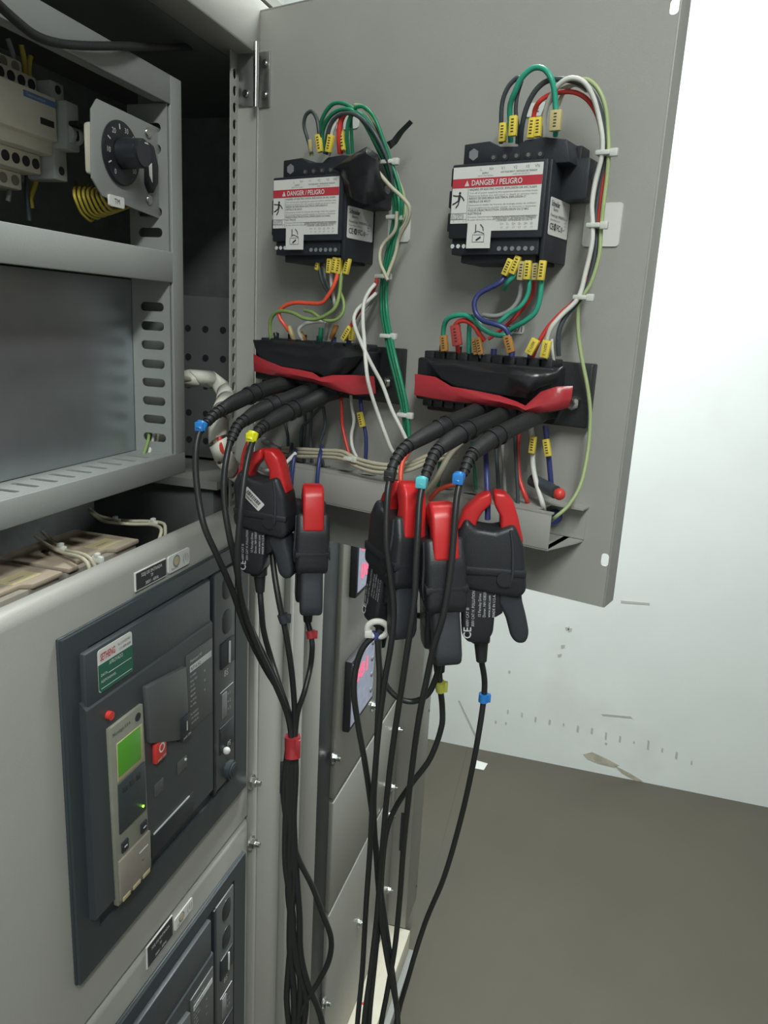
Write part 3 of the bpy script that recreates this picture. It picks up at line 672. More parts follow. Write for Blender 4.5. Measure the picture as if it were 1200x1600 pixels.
# wire channel on the door
ch = thing('wire_channel', MD @ Vector((.22, -.173, .02)), 'grey slotted steel wiring channel across the bottom of the open door', 'channel')
CU0, CU1, CW = .030, .366, .050
m = MB(); m.box(MD, (CU0, -.174, CW - .0015), (CU1, -.143, CW), 'paint', .0006); m.build('front_face', ch)
MTc = frame(MD @ Vector((0, -.1425, 0)), U, -W, Z1)
m = MB(); sl = [(.060 + .028 * k, -.030, .0095, .0055, .005) for k in range(10)]
perforated(m, MTc, CU0, -CW, CU1 - .014, -.0, sl, -.0015, 0, 'paint')
m.box(MTc, (CU1 - .014, -.015, -.0015), (CU1 + .014, 0, 0), 'paint'); m.box(MTc, (CU1 - .014, -CW, -.0015), (CU1, -.044, 0), 'paint'); m.build('slotted_top', ch)
m = MB(); m.box(MD, (CU0, -.174, 0), (CU1, -.1725, CW), 'paint'); m.prism(frame(MD @ Vector((0, -.1732, 0)), U, -W, Z1), [(CU1, -.048), (CU1 + .010, -.012), (CU1 + .012, 0), (CU1 - .005, 0), (CU1 - .005, -.048)], -.0008, .0007, 'paint'); m.build('bottom_lip', ch)
m = MB(); m.box(MD, (CU0, -.172, 0), (CU1 + .013, -.143, .0012), 'paint'); m.cyl(MD, (.352, -.156), .0062, .001, .008, 'navy', 18); m.build('back_face', ch)

# ---- power meters
def power_meter(u0, label, bare):
    vb, vt = .054, .141
    t = thing('power_meter', MD @ Vector((u0 + .04, vb, 0)), label, 'meter')
    M = MD @ Matrix.Translation((u0, 0, 0))
    m = MB(); m.box(M, (0, .068, 0), (.081, .124, .0495), 'device', .0015)
    m.box(M, (-.003, .074, 0), (.0, .088, .047), 'device', .0008); m.box(M, (-.003, .092, 0), (.0, .105, .047), 'device', .0008); m.box(M, (-.002, .108, 0), (.0, .122, .047), 'device', .0008)
    m.build('body', t)
    m = MB(); m.prism(M, [(.004, .122), (.004, .1405), (.026, .1415), (.034, .137), (.050, .136), (.056, .140), (.072, .1410), (.090, .138), (.094, .122)], 0, .040, 'device', .001)
    for k in range(5): m.cyl(M, (.031 + .0098 * k, .129), .0030, .040, .0406, 'ink', 14); m.cyl(M, (.031 + .0098 * k, .129), .0016, .0406, .0412, 'zinc', 8)
    m.cyl(M, (.013, .1325), .0045, .040, .0402, 'ink_grey', 6)
    m.build('voltage_terminals', t)
    m = MB(); m.box(M, (.002, .056, 0), (.078, .070, .046), 'device', .001); m.box(M, (.008, .050, 0), (.074, .058, .040), 'device', .001)
    for k in range(4): m.cyl(M, (.003 + .0052 * k, .0625), .0017, .046, .0466, 'white_print', 10)
    for k in range(6): m.cyl(M, (.045 + .0056 * k, .0605), .0018, .046, .0466, 'ink_grey', 10)
    m.build('current_terminals', t)
    m = MB(); m.box(M, (.080, .098, .004), (.104, .128, .024), 'device', .002); m.box(M, (.080, .120, 0), (.094, .138, .018), 'device', .001); m.box(M, (.079, .052, 0), (.083, .124, .046), 'device', .001)
    m.cyl(frame(M @ Vector((.104, .115, .014)), -W, V, U), (0, 0), .004, 0, .001, 'ink_grey', 14); m.build('side_housing', t)
    # danger label
    z0 = .0498; m = MB(); L0, L1, B, Tt = .0015, .0775, .0735, .1215
    m.prism(M, [(L0, .0795), (.0175, .0795), (.0175, B - .013), (.0385, B - .013), (.0385, B), (L1, B), (L1, Tt), (L0, Tt)], z0 - .0002, z0 + .0002, 'label')
    z = z0 + .0004
    m.box(M, (L0, .1060, z0), (L1, .1128, z), 'label_red')
    m.prism(M, [(.0125, .1072), (.0165, .1072), (.0145, .1114)], z, z + .0002, 'label'); m.text(M, .0145, .1077, z + .0004, '!', .0024, 'label_red', al='CENTER')
    m.text(M, .0185, .1074, z + .0003, 'DANGER / PELIGRO', .0040, 'label', width=.043, bold=True)
    for k, (x, s_) in enumerate(((.026, 'L'), (.035, 'N+'), (.045, 'V1'), (.055, 'V2'), (.065, 'V3'), (.073, 'VN'))): m.text(M, x, .1180, z, s_, .0022, 'ink_grey', al='CENTER')
    m.text(M, .030, .1155, z, 'SUPPLY', .0013, 'ink', al='CENTER'); m.text(M, .058, .1155, z, 'VOLTAGE INPUT / ENTRADA DE TENSION', .0013, 'ink', width=.030, al='CENTER'); m.text(M, .030, .1137, z, '100-415 VAC 50/60Hz', .0011, 'ink_grey', al='CENTER'); m.text(M, .060, .1137, z, '10/600 VAC 2A CAT III', .0011, 'ink_grey', al='CENTER')
    rows = [('HAZARD OF ELECTRIC SHOCK, EXPLOSION OR ARC FLASH', 1), ('Turn off all power supplying this equipment before working inside.', 0), ('Failure to follow this will result in death or serious injury.', 0),
            ('RIESGO DE DESCARGA ELECTRICA, EXPLOSION O', 1), ('DESTELLO DE ARCO', 1), ('Desconecte todas las fuentes de energia antes de trabajar.', 0), ('El incumplimiento puede causar la muerte o lesiones.', 0),
            ("RISQUE D'ELECTROCUTION, D'EXPLOSION OU D'ARC", 1), ('ELECTRIQUE', 1), ("Coupez l'alimentation avant de travailler sur cet appareil.", 0), ("Si cette directive n'est pas respectee, cela entrainera la mort.", 0)]
    y = .1037
    for s_, bd in rows:
        h = .00155 if bd else .00120
        m.text(M, .0170, y, z, s_, h, 'ink' if bd else 'ink_grey', width=min(.058, len(s_) * .00118)); y -= .00235 if bd else .0021
    for x in (.0158,): m.box(M, (x, .0800, z0), (x + .0003, .1055, z), 'ink_grey')
    m.box(M, (L0, .0870, z0), (.0158, .0873, z), 'ink_grey'); m.box(M, (L0, .0823, z0), (.0158, .0826, z), 'ink_grey')
    for k, s_ in enumerate(('D1 METERING', 'D2 CAT III', 'PULSE OUT')): m.text(M, .0022, .0855 - .0015 * k, z, s_, .0011, 'ink', width=.011)
    for k in range(3): m.text(M, .004 + .0045 * k, .0802, z, '+-'[k % 2], .0016, 'ink_grey')
    # falling figure pictogram
    P = Matrix.Translation((0, 0, 0))
    def limb(pts, wd):
        for (a, b) in zip(pts[:-1], pts[1:]):
            a, b = Vector(a), Vector(b); d = (b - a).normalized(); nn = Vector((-d.y, d.x)) * wd; m.prism(M, [tuple(a + nn), tuple(a - nn), tuple(b - nn), tuple(b + nn)], z, z + .0002, 'ink')
    m.cyl(M, (.0088, .1022), .0010, z, z + .0002, 'ink', 14)
    limb([(.0088, .1010), (.0082, .0968)], .0010); limb([(.0086, .1002), (.0050, .1003), (.0026, .1008)], .0004); limb([(.0090, .1004), (.0112, .0990), (.0130, .0965)], .0004)
    limb([(.0080, .0968), (.0048, .0948), (.0026, .0940)], .0005); limb([(.0084, .0966), (.0078, .0938), (.0058, .0912)], .0005)
    # lower right terminal table
    m.box(M, (.0385, .0838, z0), (.0765, .0841, z), 'ink_grey'); m.text(M, .0575, .0822, z, 'CURRENT INPUTS / ENTRADAS DE CORRIENTE', .0012, 'ink', width=.036, al='CENTER'); m.text(M, .0575, .0804, z, 'COUPURE / INTENSIDAD 5A CAT III', .0011, 'ink', width=.030, al='CENTER')
    for k in range(6): m.text(M, .0475 + .0050 * k, .0775, z, 'I%d%s' % (k // 2 + 1, '+-'[k % 2]), .0018, 'ink_grey', al='CENTER'); m.text(M, .0475 + .0050 * k, .0750, z, 'CT', .0013, 'ink_grey', al='CENTER')
    # small installation pictogram
    for q in ((.0225, .0650, .0330, .0655), (.0225, .0705, .0330, .0709), (.0225, .0650, .0229, .0709), (.0326, .0650, .0330, .0709)): m.box(M, (q[0], q[1], z0), (q[2], q[3], z), 'ink_grey')
    limb([(.0250, .0785), (.0252, .0730)], .00035); limb([(.0290, .0785), (.0315, .0760), (.0320, .0735)], .0003); limb([(.0240, .0720), (.0270, .0735), (.0330, .0715)], .0002); limb([(.026, .0665), (.030, .0690)], .0006)
    m.build('danger_label', t, smooth=False)
    # maker's sticker on the side
    MSd = frame(M @ Vector((.0834, 0, .046)), -W, V, U)
    m = MB(); m.prism(MSd, rrect(.002, .071, .042, .098, .0015), 0, .0003, 'label'); z = .0005
    m.text(MSd, .004, .0920, z, 'Schneider', .0040, 'ink', width=.0165, bold=True); m.text(MSd, .0085, .0888, z, 'Electric', .0024, 'ink'); m.text(MSd, .004, .0845, z, 'PowerLogic  PM850MG', .0022, 'ink'); m.text(MSd, .004, .0815, z, 'Made in Mexico  Rev 10', .0015, 'ink_grey')
    m.text(MSd, .004, .0752, z, 'CE', .0045, 'ink', bold=True); m.cyl(MSd, (.0145, .0775), .0026, z, z + .0001, 'ink', 20); m.text(MSd, .0145, .0762, z + .0003, 'UL', .0024, 'label', al='CENTER'); m.text(MSd, .0185, .0752, z, 'FC', .0045, 'ink', bold=True); m.text(MSd, .026, .0758, z, '@—', .0032, 'ink')
    for k in range(4): m.text(MSd, .033, .0845 - .0025 * k, z, ['N2241', 'E43', 'LR 5', '10'][k], .0014, 'ink_grey')
    m.build('maker_sticker', t, smooth=False)
    return t
power_meter(.0635, 'left black power meter with danger label and loose black tape on its top', False)
power_meter(.2535, 'right black power meter with danger label, nearest the door edge', True)
# black tape pieces on left meter
def sheet(px, m, th=.0006, name=None, label=None, cat=None, fan=False, parent=None):
    """sheet from pixel/door-offset points given as a grid (list of rows)"""
    b = MB(); R = len(px); C = len(px[0]); vs = [Dp(x, y, w_) for row in px for (x, y, w_) in row]
    vs += [v - W * th for v in vs]; n = R * C; fs = []
    for i in range(R - 1):
        for j in range(C - 1): a = i * C + j; fs.append((a, a + C, a + C + 1, a + 1)); fs.append((n + a, n + a + 1, n + a + C + 1, n + a + C))
    for j in range(C - 1): fs += [(j, j + 1, n + j + 1, n + j), ((R - 1) * C + j + 1, (R - 1) * C + j, n + (R - 1) * C + j, n + (R - 1) * C + j + 1)]
    for i in range(R - 1): fs += [(i * C + C, i * C, n + i * C, n + i * C + C), (i * C + C - 1, (i + 1) * C + C - 1, n + (i + 1) * C + C - 1, n + i * C + C - 1)]
    b.add(vs, fs, m); o = b.build(name, parent, 60)
    if label: tag(o, label, cat)
    return o
sheet([[(520, 264, .052), (545, 245, .058), (573, 229, .060), (590, 241, .052), (594, 250, .040)], [(530, 268, .052), (550, 258, .066), (572, 240, .064), (588, 250, .060), (592, 262, .050)], [(536, 280, .052), (552, 290, .060), (566, 298, .060), (582, 300, .058), (600, 296, .045)], [(540, 300, .051), (552, 312, .054), (566, 318, .056), (584, 320, .052), (602, 312, .042)]],
      'tape_black', name='loose_tape', label='crumpled black tape flap over the top right of the left meter', cat='tape')
sheet([[(604, 222, .030), (612, 218, .030), (622, 205, .034), (640, 187, .038)], [(610, 233, .030), (620, 224, .033), (630, 208, .036), (645, 192, .040)]], 'tape_black', name='loose_tape', label='stiff strip of black tape sticking out right of the left wire bundle', cat='tape')

# ---- terminal blocks
def terminal_block(pts, label, s):
    # pts: plate TL,TR,BR,BL px on w=.012
    c = [duv(Dp(x, y, .034)) for x, y in pts]; u0, u1 = (c[0][0] + c[3][0]) / 2, (c[1][0] + c[2][0]) / 2; v1, v0 = (c[0][1] + c[1][1]) / 2, (c[2][1] + c[3][1]) / 2
    t = thing('test_terminal_block', MD @ Vector(((u0 + u1) / 2, v0, 0)), label, 'terminal block')
    m = MB(); m.box(MD, (u0, v0, 0), (u1, v1, .012), 'black', .0015); m.build('base_plate', t)
    m = MB(); um = u1 - .022
    m.box(MD, (u0 + .004, v0 + .012, .012), (um, v1 - .004, .040), 'black', .002)
    for k in range(11):
        x = u0 + .008 + k * (um - u0 - .010) / 11; m.box(MD, (x, v1 - .007, .012), (x + .0095, v1 + .002, .036), 'black', .0012); m.box(MD, (x, v0 + .006, .012), (x + .0095, v0 + .014, .034), 'black', .0012)
    m.build('pole_row', t)
    for k in range(2):
        m = MB(); m.cyl(MD, (u1 - .012, v0 + .020 + .0), .0058 - .002 * k, .012 + .006 * k, .018 + .006 * k, 'steel', 6 if k == 0 else 16); m.build('fixing_nut', t)
    m = MB()
    for k in range(6):
        x = u0 + .020 + k * (um - u0 - .03) / 6; m.cyl(frame(MD @ Vector((x, v1 + .001, .026)), U, -W, Z1), (0, 0), .0025, 0, .006, ['navy', 'black'][k < 3], 12)
    m.build('ferrule', t)
    return t
terminal_block([(399, 532), (606, 542), (603, 632), (401, 612)], 'left black test terminal block wrapped with red tape on the door', 0)
terminal_block([(652, 556), (913, 563), (902, 670), (647, 646)], 'right black test terminal block wrapped with red tape on the door', 1)
CVW = .050
sheet([[(395, 531, .044), (430, 531, .046), (470, 534, .046), (500, 537, .046), (522, 541, .050), (555, 542, .046), (578, 545, .042)],
       [(400, 548, .050), (430, 552, .054), (470, 556, .055), (500, 556, .052), (516, 560, .060), (548, 558, .052), (566, 556, .046)],
       [(405, 556, .050), (425, 570, .052), (465, 576, .054), (498, 583, .052), (506, 588, .056), (540, 584, .050), (556, 572, .044)]],
      'tape_black', name='cover_tape', label='black tape sheet covering the front of the left terminal block', cat='tape')
sheet([[(668, 562, .044), (705, 563, .048), (745, 567, .046), (790, 572, .046), (838, 578, .050), (868, 578, .044), (880, 572, .040)],
       [(675, 572, .050), (710, 575, .052), (745, 580, .055), (790, 584, .054), (830, 588, .060), (850, 592, .050), (872, 588, .044)],
       [(690, 592, .048), (712, 605, .050), (745, 612, .052), (790, 618, .052), (822, 622, .054), (842, 606, .050), (862, 600, .044)]],
      'tape_black', name='cover_tape', label='black tape sheet covering the front of the right terminal block', cat='tape')
sheet([[(396, 553, .046), (415, 563, .052), (440, 573, .054), (465, 577, .055), (488, 582, .058), (500, 590, .059), (520, 586, .057), (550, 586, .055), (584, 588, .050)],
       [(396, 566, .048), (418, 575, .054), (442, 582, .057), (466, 587, .058), (490, 592, .062), (501, 596, .064), (522, 598, .060), (552, 602, .058), (586, 604, .051)],
       [(397, 580, .046), (420, 585, .052), (444, 589, .054), (468, 594, .055), (492, 598, .058), (503, 602, .059), (524, 610, .057), (554, 617, .055), (587, 615, .050)]],
      'tape_red', name='red_tape', label='red adhesive tape wound across the left terminal block, pinched in the middle', cat='tape')
sheet([[(648, 584, .046), (680, 589, .050), (705, 604, .054), (740, 610, .055), (780, 618, .056), (806, 627, .057), (821, 634, .058), (845, 612, .056), (870, 604, .052), (895, 603, .048)],
       [(648, 600, .048), (680, 606, .052), (706, 615, .057), (740, 621, .058), (782, 628, .060), (808, 635, .062), (821, 641, .064), (848, 632, .060), (872, 624, .056), (893, 620, .050)],
       [(647, 617, .046), (680, 623, .050), (708, 627, .054), (742, 631, .055), (784, 637, .056), (810, 641, .057), (822, 647, .058), (850, 645, .056), (874, 641, .052), (888, 637, .048)]],
      'tape_red', name='red_tape', label='red adhesive tape wound across the right terminal block, pinched right of centre', cat='tape')
# adhesive pads and small stickers on the door
def pad(a, b, label, txt=None, m_='paint'):
    p, q = duv(Dp(*a, .001)), duv(Dp(*b, .001)); mm = MB(); mm.prism(MD, rrect(p[0], p[1], q[0], q[1], .0025), 0, .0012, m_)
    if txt: mm.text(MD, (p[0] + q[0]) / 2, (p[1] + q[1]) / 2 - .002, .0014, txt, .0045, 'ink', al='CENTER', bold=True)
    tag(mm.build('adhesive_pad', sharp=30), label, 'label')
pad((916, 318), (966, 385), 'pale adhesive pad on the door behind the right wire bundle', m_='label')
pad((608, 322), (639, 378), 'pale adhesive pad on the door behind the left wire bundle', m_='label')
pad((822, 162), (853, 180), 'white sticker on the door above the right meter', '12', 'label')
pad((526, 180), (560, 200), 'white sticker on the door above the left meter', None, 'label')
pad((790, 507), (818, 522), 'white sticker on the door above the right terminal block', 'CTS71', 'label')

# ================================================================ WIRES ON THE DOOR
R1 = .0016
def wire(c, label, pts, r=R1, marks=(), ties=(), group=None):
    """pts: (px, py, door offset); marks: (x0,y0,x1,y1,w,material[,text])"""
    b = MB(); b.tube([Dp(*p) for p in pts], r, c, 8, step=5); o = b.build('wire', None, 60); tag(o, label, 'wire', group)
    for mk_ in marks:
        x0, y0, x1, y1, w_, mc = mk_[:6]; A, B = Dp(x0, y0, w_), Dp(x1, y1, w_); d = (B - A); L = d.length; d.normalize(); s_ = d.cross(W).normalized(); n_ = s_.cross(d).normalized()
        if n_.dot(W) < 0: s_, n_ = -s_, -n_
        MM = frame(A, d, n_.cross(d), n_); bb = MB(); hw = mk_[7] if len(mk_) > 7 else .0026
        bb.box(MM, (0, -hw, -.0019), (L, hw, .0021), mc, .0006)
        if len(mk_) > 6 and mk_[6]:
            bb.text(MM, L * .5, -.0011, .0023, mk_[6], .0024, 'ink', width=L * .72, al='CENTER')
        else:
            for k in range(5): bb.box(MM, (L * (.16 + .15 * k), -.0011, .002), (L * (.22 + .15 * k), .0011, .0023), 'ink')
        bb.build('marker_sleeve', o)
    return o
SY, SO, SR, SP = 'sleeve_yellow', 'sleeve_orange', 'sleeve_red', 'sleeve_pale'
# left meter, top
wire('dark_wire', 'dark wire looping tightly over the top left of the left meter', [(487, 240, .030), (480, 215, .034), (475, 196, .036), (478, 180, .038), (487, 174, .038), (495, 186, .038), (498, 205, .038), (502, 236, .034)], .0017, [(497, 210, 501, 238, .037, SY)])
wire('sleeve_pale', 'brown sleeved wire end at the far left of the left meter top', [(484, 218, .034), (485, 230, .032), (487, 243, .028)], .0022)
wire('green', 'green wire making the widest arch over the left meter then down the bundle', [(503, 238, .030), (499, 205, .034), (506, 180, .038), (521, 162, .040), (540, 163, .040), (560, 178, .040), (577, 206, .038), (592, 236, .034), (604, 262, .030), (612, 290, .026), (616, 320, .024), (615, 345, .024), (608, 380, .022), (602, 410, .020), (597, 440, .018), (596, 480, .018), (602, 520, .030), (610, 560, .040), (620, 600, .042), (629, 640, .042), (636, 692, .040)], .0018)
wire('green', 'green wire running just inside the widest arch of the left bundle', [(508, 240, .028), (504, 208, .036), (514, 184, .042), (530, 172, .044), (548, 172, .044), (566, 188, .042), (582, 214, .040), (596, 240, .036), (608, 268, .032), (616, 296, .028), (620, 322, .027), (619, 346, .026), (612, 380, .024), (606, 410, .022), (601, 440, .020), (600, 480, .020), (606, 520, .033), (614, 558, .042), (624, 598, .044), (633, 638, .044), (639, 696, .042)], .0018)
wire('green', 'green wire rising from the middle of the left meter into the bundle', [(544, 240, .032), (542, 210, .040), (546, 186, .044), (556, 176, .045), (570, 184, .044), (585, 206, .042), (598, 234, .038), (610, 262, .033), (618, 290, .030), (624, 320, .030), (622, 350, .028), (615, 384, .026), (609, 414, .024), (604, 445, .022), (604, 482, .022), (610, 522, .034), (618, 560, .043), (628, 600, .045), (636, 640, .045), (640, 694, .044)], .0018)
wire('green', 'green wire rising right of centre from the left meter top', [(551, 240, .030), (549, 205, .036), (549, 182, .040), (556, 168, .042), (570, 168, .042), (586, 186, .042), (600, 222, .038), (610, 250, .034), (622, 285, .032), (628, 315, .030), (627, 345, .028)], .0016)
wire('gy_pale', 'pale green wire arching behind the green ones above the left meter', [(554, 164, .030), (566, 166, .030), (580, 182, .030), (592, 205, .030), (604, 240, .028), (616, 270, .026), (626, 290, .024), (633, 315, .022), (632, 340, .022), (622, 356, .022)], .0015)
wire('grey_wire', 'thin grey wire arching left of the green ones above the left meter', [(506, 238, .026), (500, 208, .030), (508, 190, .032), (522, 175, .034), (538, 169, .034), (552, 170, .034), (572, 184, .034)], .0013)
wire('dark_wire', 'dark wire arching from the left meter over to the bundle', [(511, 240, .032), (511, 215, .042), (518, 192, .045), (532, 179, .047), (552, 178, .047), (568, 188, .046), (584, 206, .044), (598, 232, .040), (611, 268, .034), (614, 300, .030)], .0018)
wire('red', 'thick red wire standing at the middle of the left meter top', [(532, 240, .034), (530, 215, .040), (532, 192, .042), (538, 178, .042), (547, 172, .040)], .0027)
wire('white_wire', 'white wire beside the red one at the left meter top', [(538, 238, .030), (535, 210, .036), (534, 190, .038), (536, 172, .036)], .0015, [(534, 203, 537, 235, .039, SY, None, .0015)])
wire('white_wire', 'white wire carrying a yellow sleeve above the left meter label', [(515, 242, .034), (516, 226, .040), (519, 205, .044), (526, 190, .044)], .0014, [(518, 211, 513, 238, .044, SY, None, .0030)])
wire('white_wire', 'white wire on the outer right of the left bundle beside the tape strip', [(586, 190, .032), (594, 206, .034), (602, 228, .034), (610, 250, .032), (619, 272, .030), (625, 292, .026)], .0015)
wire('red', 'thin red wire under the white one on the outer right of the left bundle', [(584, 190, .030), (590, 204, .032), (598, 224, .032), (604, 244, .030)], .0012)
wire('beige_wire', 'grey white wire leaving the crumpled tape and crossing the left bundle', [(584, 260, .050), (592, 270, .050), (610, 291, .046), (628, 308, .042), (639, 322, .040), (640, 335, .038), (636, 348, .036), (628, 362, .034), (622, 376, .032), (618, 396, .032), (610, 418, .034), (604, 434, .036)], .0017)
wire('beige_wire', 'beige wire bowing left of the green bundle below the left meter', [(620, 330, .036), (617, 360, .034), (600, 380, .034), (594, 392, .036), (594, 410, .038), (600, 425, .038), (606, 438, .038)], .0016)
wire('red', 'red wire dropping from the bundle tie to the left terminal block', [(590, 430, .026), (587, 445, .026), (580, 460, .028), (570, 474, .032), (560, 488, .034), (552, 502, .036), (547, 512, .036), (540, 530, .034)], .0017, [(548, 511, 536, 531, .038, SY, None, .0026)])
wire('white_wire', 'white wire with black print hanging right of the left terminal block', [(586, 444, .030), (577, 455, .036), (569, 472, .040), (567, 500, .046), (569, 530, .060), (571, 560, .068), (574, 590, .070), (580, 615, .066), (590, 645, .060), (602, 678, .056), (614, 706, .050), (628, 715, .04)], .0018)
wire('white_wire', 'white wire bowing left and then crossing the left terminal block down to the bundle', [(588, 458, .032), (575, 470, .036), (560, 482, .040), (553, 496, .044), (555, 512, .050), (562, 530, .060), (570, 548, .066), (582, 572, .062), (597, 600, .056), (612, 640, .052), (626, 668, .050), (634, 685, .048)], .0018)
wire('grey_wire', 'thin grey wire between the bundle and the yellow sleeves of the left block', [(590, 456, .026), (578, 476, .030), (566, 492, .034), (558, 506, .034), (551, 532, .030)], .0013, [(551, 514, 549, 532, .036, SY, None, .0022)])
# left meter, bottom
wire('red_bright', 'red wire sweeping left from the left meter to its terminal block', [(530, 402, .036), (528, 425, .040), (522, 445, .042), (514, 460, .042), (503, 473, .042), (485, 474, .040), (462, 473, .040), (445, 478, .040), (436, 488, .040), (438, 498, .040), (445, 508, .038), (452, 518, .034)], .0019, [(525, 402, 521, 426, .041, SY)])
wire('green_yellow', 'green and yellow wire sweeping furthest left to the left terminal block', [(536, 402, .034), (533, 430, .038), (531, 455, .040), (524, 480, .044), (510, 492, .046), (492, 499, .046), (474, 497, .046), (458, 489, .044), (440, 486, .042), (428, 491, .040), (422, 504, .038), (423, 530, .034)], .0018, [(532, 403, 528, 428, .040, SY)])
wire('green_yellow', 'green and yellow wire curling right then back under the left meter', [(543, 400, .034), (535, 430, .036), (531, 452, .036), (537, 472, .038), (536, 488, .040), (526, 499, .042), (512, 501, .044), (498, 495, .044), (488, 488, .042), (476, 485, .038)], .0016, [(545, 404, 540, 428, .038, SY)])
wire('white_wire', 'white wire going straight down from the left meter', [(516, 402, .034), (517, 425, .036), (518, 445, .034), (522, 470, .030), (524, 480, .026)], .0017, [(516, 404, 514, 427, .040, SY)])
wire('white_wire', 'short white wire curving into the left terminal block', [(508, 502, .036), (490, 503, .038), (475, 507, .040), (467, 515, .040), (470, 527, .036), (477, 534, .030)], .0018)
wire('dark_wire', 'dark blue wire bowing left under the left meter', [(499, 402, .032), (500, 425, .034), (505, 443, .032), (512, 455, .028), (522, 470, .022)], .0018, [(499, 398, 495, 422, .036, SY, None, .0017)])
wire('grey_wire', 'thin pale wire beside the dark blue one under the left meter', [(508, 402, .032), (507, 425, .032), (512, 445, .028), (516, 456, .024)], .0012)
for (x0, y0, x1, y1, c, lb) in ((452, 510, 459, 532, 'sleeve_pale', 'brown sleeved wire end third along the left terminal block'), (430, 520, 433, 534, 'black', 'black capped wire end first along the left terminal block'), (470, 520, 476, 532, 'sleeve_orange', 'orange sleeved wire end on the left terminal block'), (526, 508, 518, 528, 'sleeve_orange', 'orange sleeve tilted on the middle of the left terminal block'), (502, 512, 500, 534, 'green', 'short green wire end on the left terminal block'), (512, 505, 508, 530, 'grey_wire', 'short grey wire end on the left terminal block')):
    wire(c, lb, [(x0, y0, .034), ((x0 + x1) / 2, (y0 + y1) / 2, .034), (x1, y1, .030)], .0024)
# under left block
wire('red', 'red wire hanging under the left terminal block into the channel', [(532, 612, .022), (534, 640, .026), (535, 665, .026), (539, 685, .028), (546, 712, .030)], .0017)
wire('white_wire', 'white wire hanging under the left terminal block into the channel', [(548, 610, .022), (550, 636, .026), (553, 658, .026), (549, 680, .028), (551, 700, .030), (560, 720, .030)], .0017)
wire('navy', 'blue wire with yellow sleeve under the left terminal block', [(562, 610, .022), (564, 634, .026), (568, 660, .026), (572, 685, .026), (571, 725, .026)], .0019, [(562, 644, 567, 667, .030, SY)])
for k, (x, a, lb) in enumerate(((446, 645, 'leftmost'), (474, 650, 'second'), (487, 648, 'third'), (505, 655, 'fourth'))):
    wire('dark_wire', '%s black wire dropping under the left terminal block behind the clamps' % lb, [(x, a - 20, .026), (x + (3 if k % 2 else -1), a + 10, .024), (x + 4 - 3 * k, a + 40, .024), (x + 2, 735, .024)], .0017)
wire('dark_wire', 'black wire slanting under the left terminal block behind the third plug', [(512, 625, .03), (497, 640, .028), (480, 660, .026), (472, 668, .024), (470, 700, .024)], .0016)
for k, (dy, lb) in enumerate(((0, 'top'), (5, 'middle'), (11, 'bottom'))):
    wire('beige_wire', '%s beige wire of the tied bundle lying on the wiring channel' % lb, [(440, 700 + dy, .030), (470, 702 + dy, .036), (505, 704 + dy * .9, .042), (535, 706 + dy, .046), (556, 716 + dy * 1.1, .050), (585, 724 + dy * 1.2, .054), (615, 727 + dy, .054), (640, 723 + dy, .050), (665, 713 + dy, .044), (690, 706 + dy, .036), (715, 700 + dy, .026)], .0020)
for k, (x, c, lb) in enumerate(((457, 'navy', 'blue wire hanging over the channel behind the front left clamp'), (497, 'navy', 'blue wire looped over the channel between the two left clamps'), (450, 'dark_wire', 'dark wire hanging over the channel, left of the blue one'))):
    wire(c, lb, [(x + 6, 700 - 3 * k, .03), (x + 3, 712, .052), (x, 735, .058), (x - 3, 765, .060), (x - 12, 795, .062)], .0019)
# right meter, top
wire('dark_wire', 'dark wire leftmost over the right meter, joining the green arch', [(783, 224, .030), (783, 195, .036), (785, 160, .040), (794, 136, .042), (808, 122, .042), (816, 124, .042)], .0018, [(787, 192, 785, 222, .038, SY, None, .0028)])
wire('dark_wire', 'dark wire second from left over the right meter', [(808, 224, .030), (809, 200, .036), (806, 175, .040), (808, 150, .042), (815, 126, .042)], .0016)
wire('teal', 'green wire making the highest arch over the right meter', [(798, 222, .032), (797, 195, .038), (797, 165, .044), (804, 145, .048), (815, 122, .050), (832, 107, .050), (848, 107, .050), (860, 120, .050), (866, 140, .048), (868, 165, .046), (869, 190, .044), (868, 212, .036)], .0021, [(803, 181, 801, 213, .048, SY, None, .0030), (870, 172, 867, 205, .050, SP, None, .0042)])
wire('dark_wire', 'dark wire sweeping over the right meter into the right bundle', [(813, 226, .030), (816, 195, .038), (824, 165, .042), (838, 140, .044), (856, 126, .044), (880, 124, .044), (905, 130, .042), (926, 146, .040), (938, 172, .036), (945, 205, .032), (948, 235, .030), (944, 262, .028), (936, 300, .026), (931, 340, .026), (932, 380, .026), (924, 425, .026), (910, 462, .028), (884, 494, .032), (873, 520, .034), (873, 556, .030)], .0020)
wire('red', 'red wire sweeping low over the right meter into the right bundle', [(831, 216, .032), (835, 175, .038), (842, 160, .042), (855, 150, .042), (875, 144, .040), (900, 145, .038), (920, 158, .036), (934, 182, .034), (941, 215, .032), (945, 260, .028), (941, 300, .026), (937, 335, .026), (930, 380, .024), (922, 430, .026), (900, 468, .028), (874, 492, .032), (856, 512, .034), (842, 535, .034), (832, 558, .030)], .0018, [(833, 184, 829, 216, .040, SY)])
wire('white_wire', 'white wire arching over the right meter down to its terminal block', [(850, 214, .030), (851, 180, .038), (860, 152, .044), (876, 130, .048), (893, 122, .048), (912, 128, .046), (926, 150, .042), (935, 180, .038), (941, 215, .036), (940, 245, .034), (930, 285, .032), (925, 320, .032), (926, 350, .032), (925, 380, .032), (915, 425, .032), (903, 466, .034), (876, 494, .038), (860, 514, .040), (853, 540, .036), (852, 562, .030)], .0019)
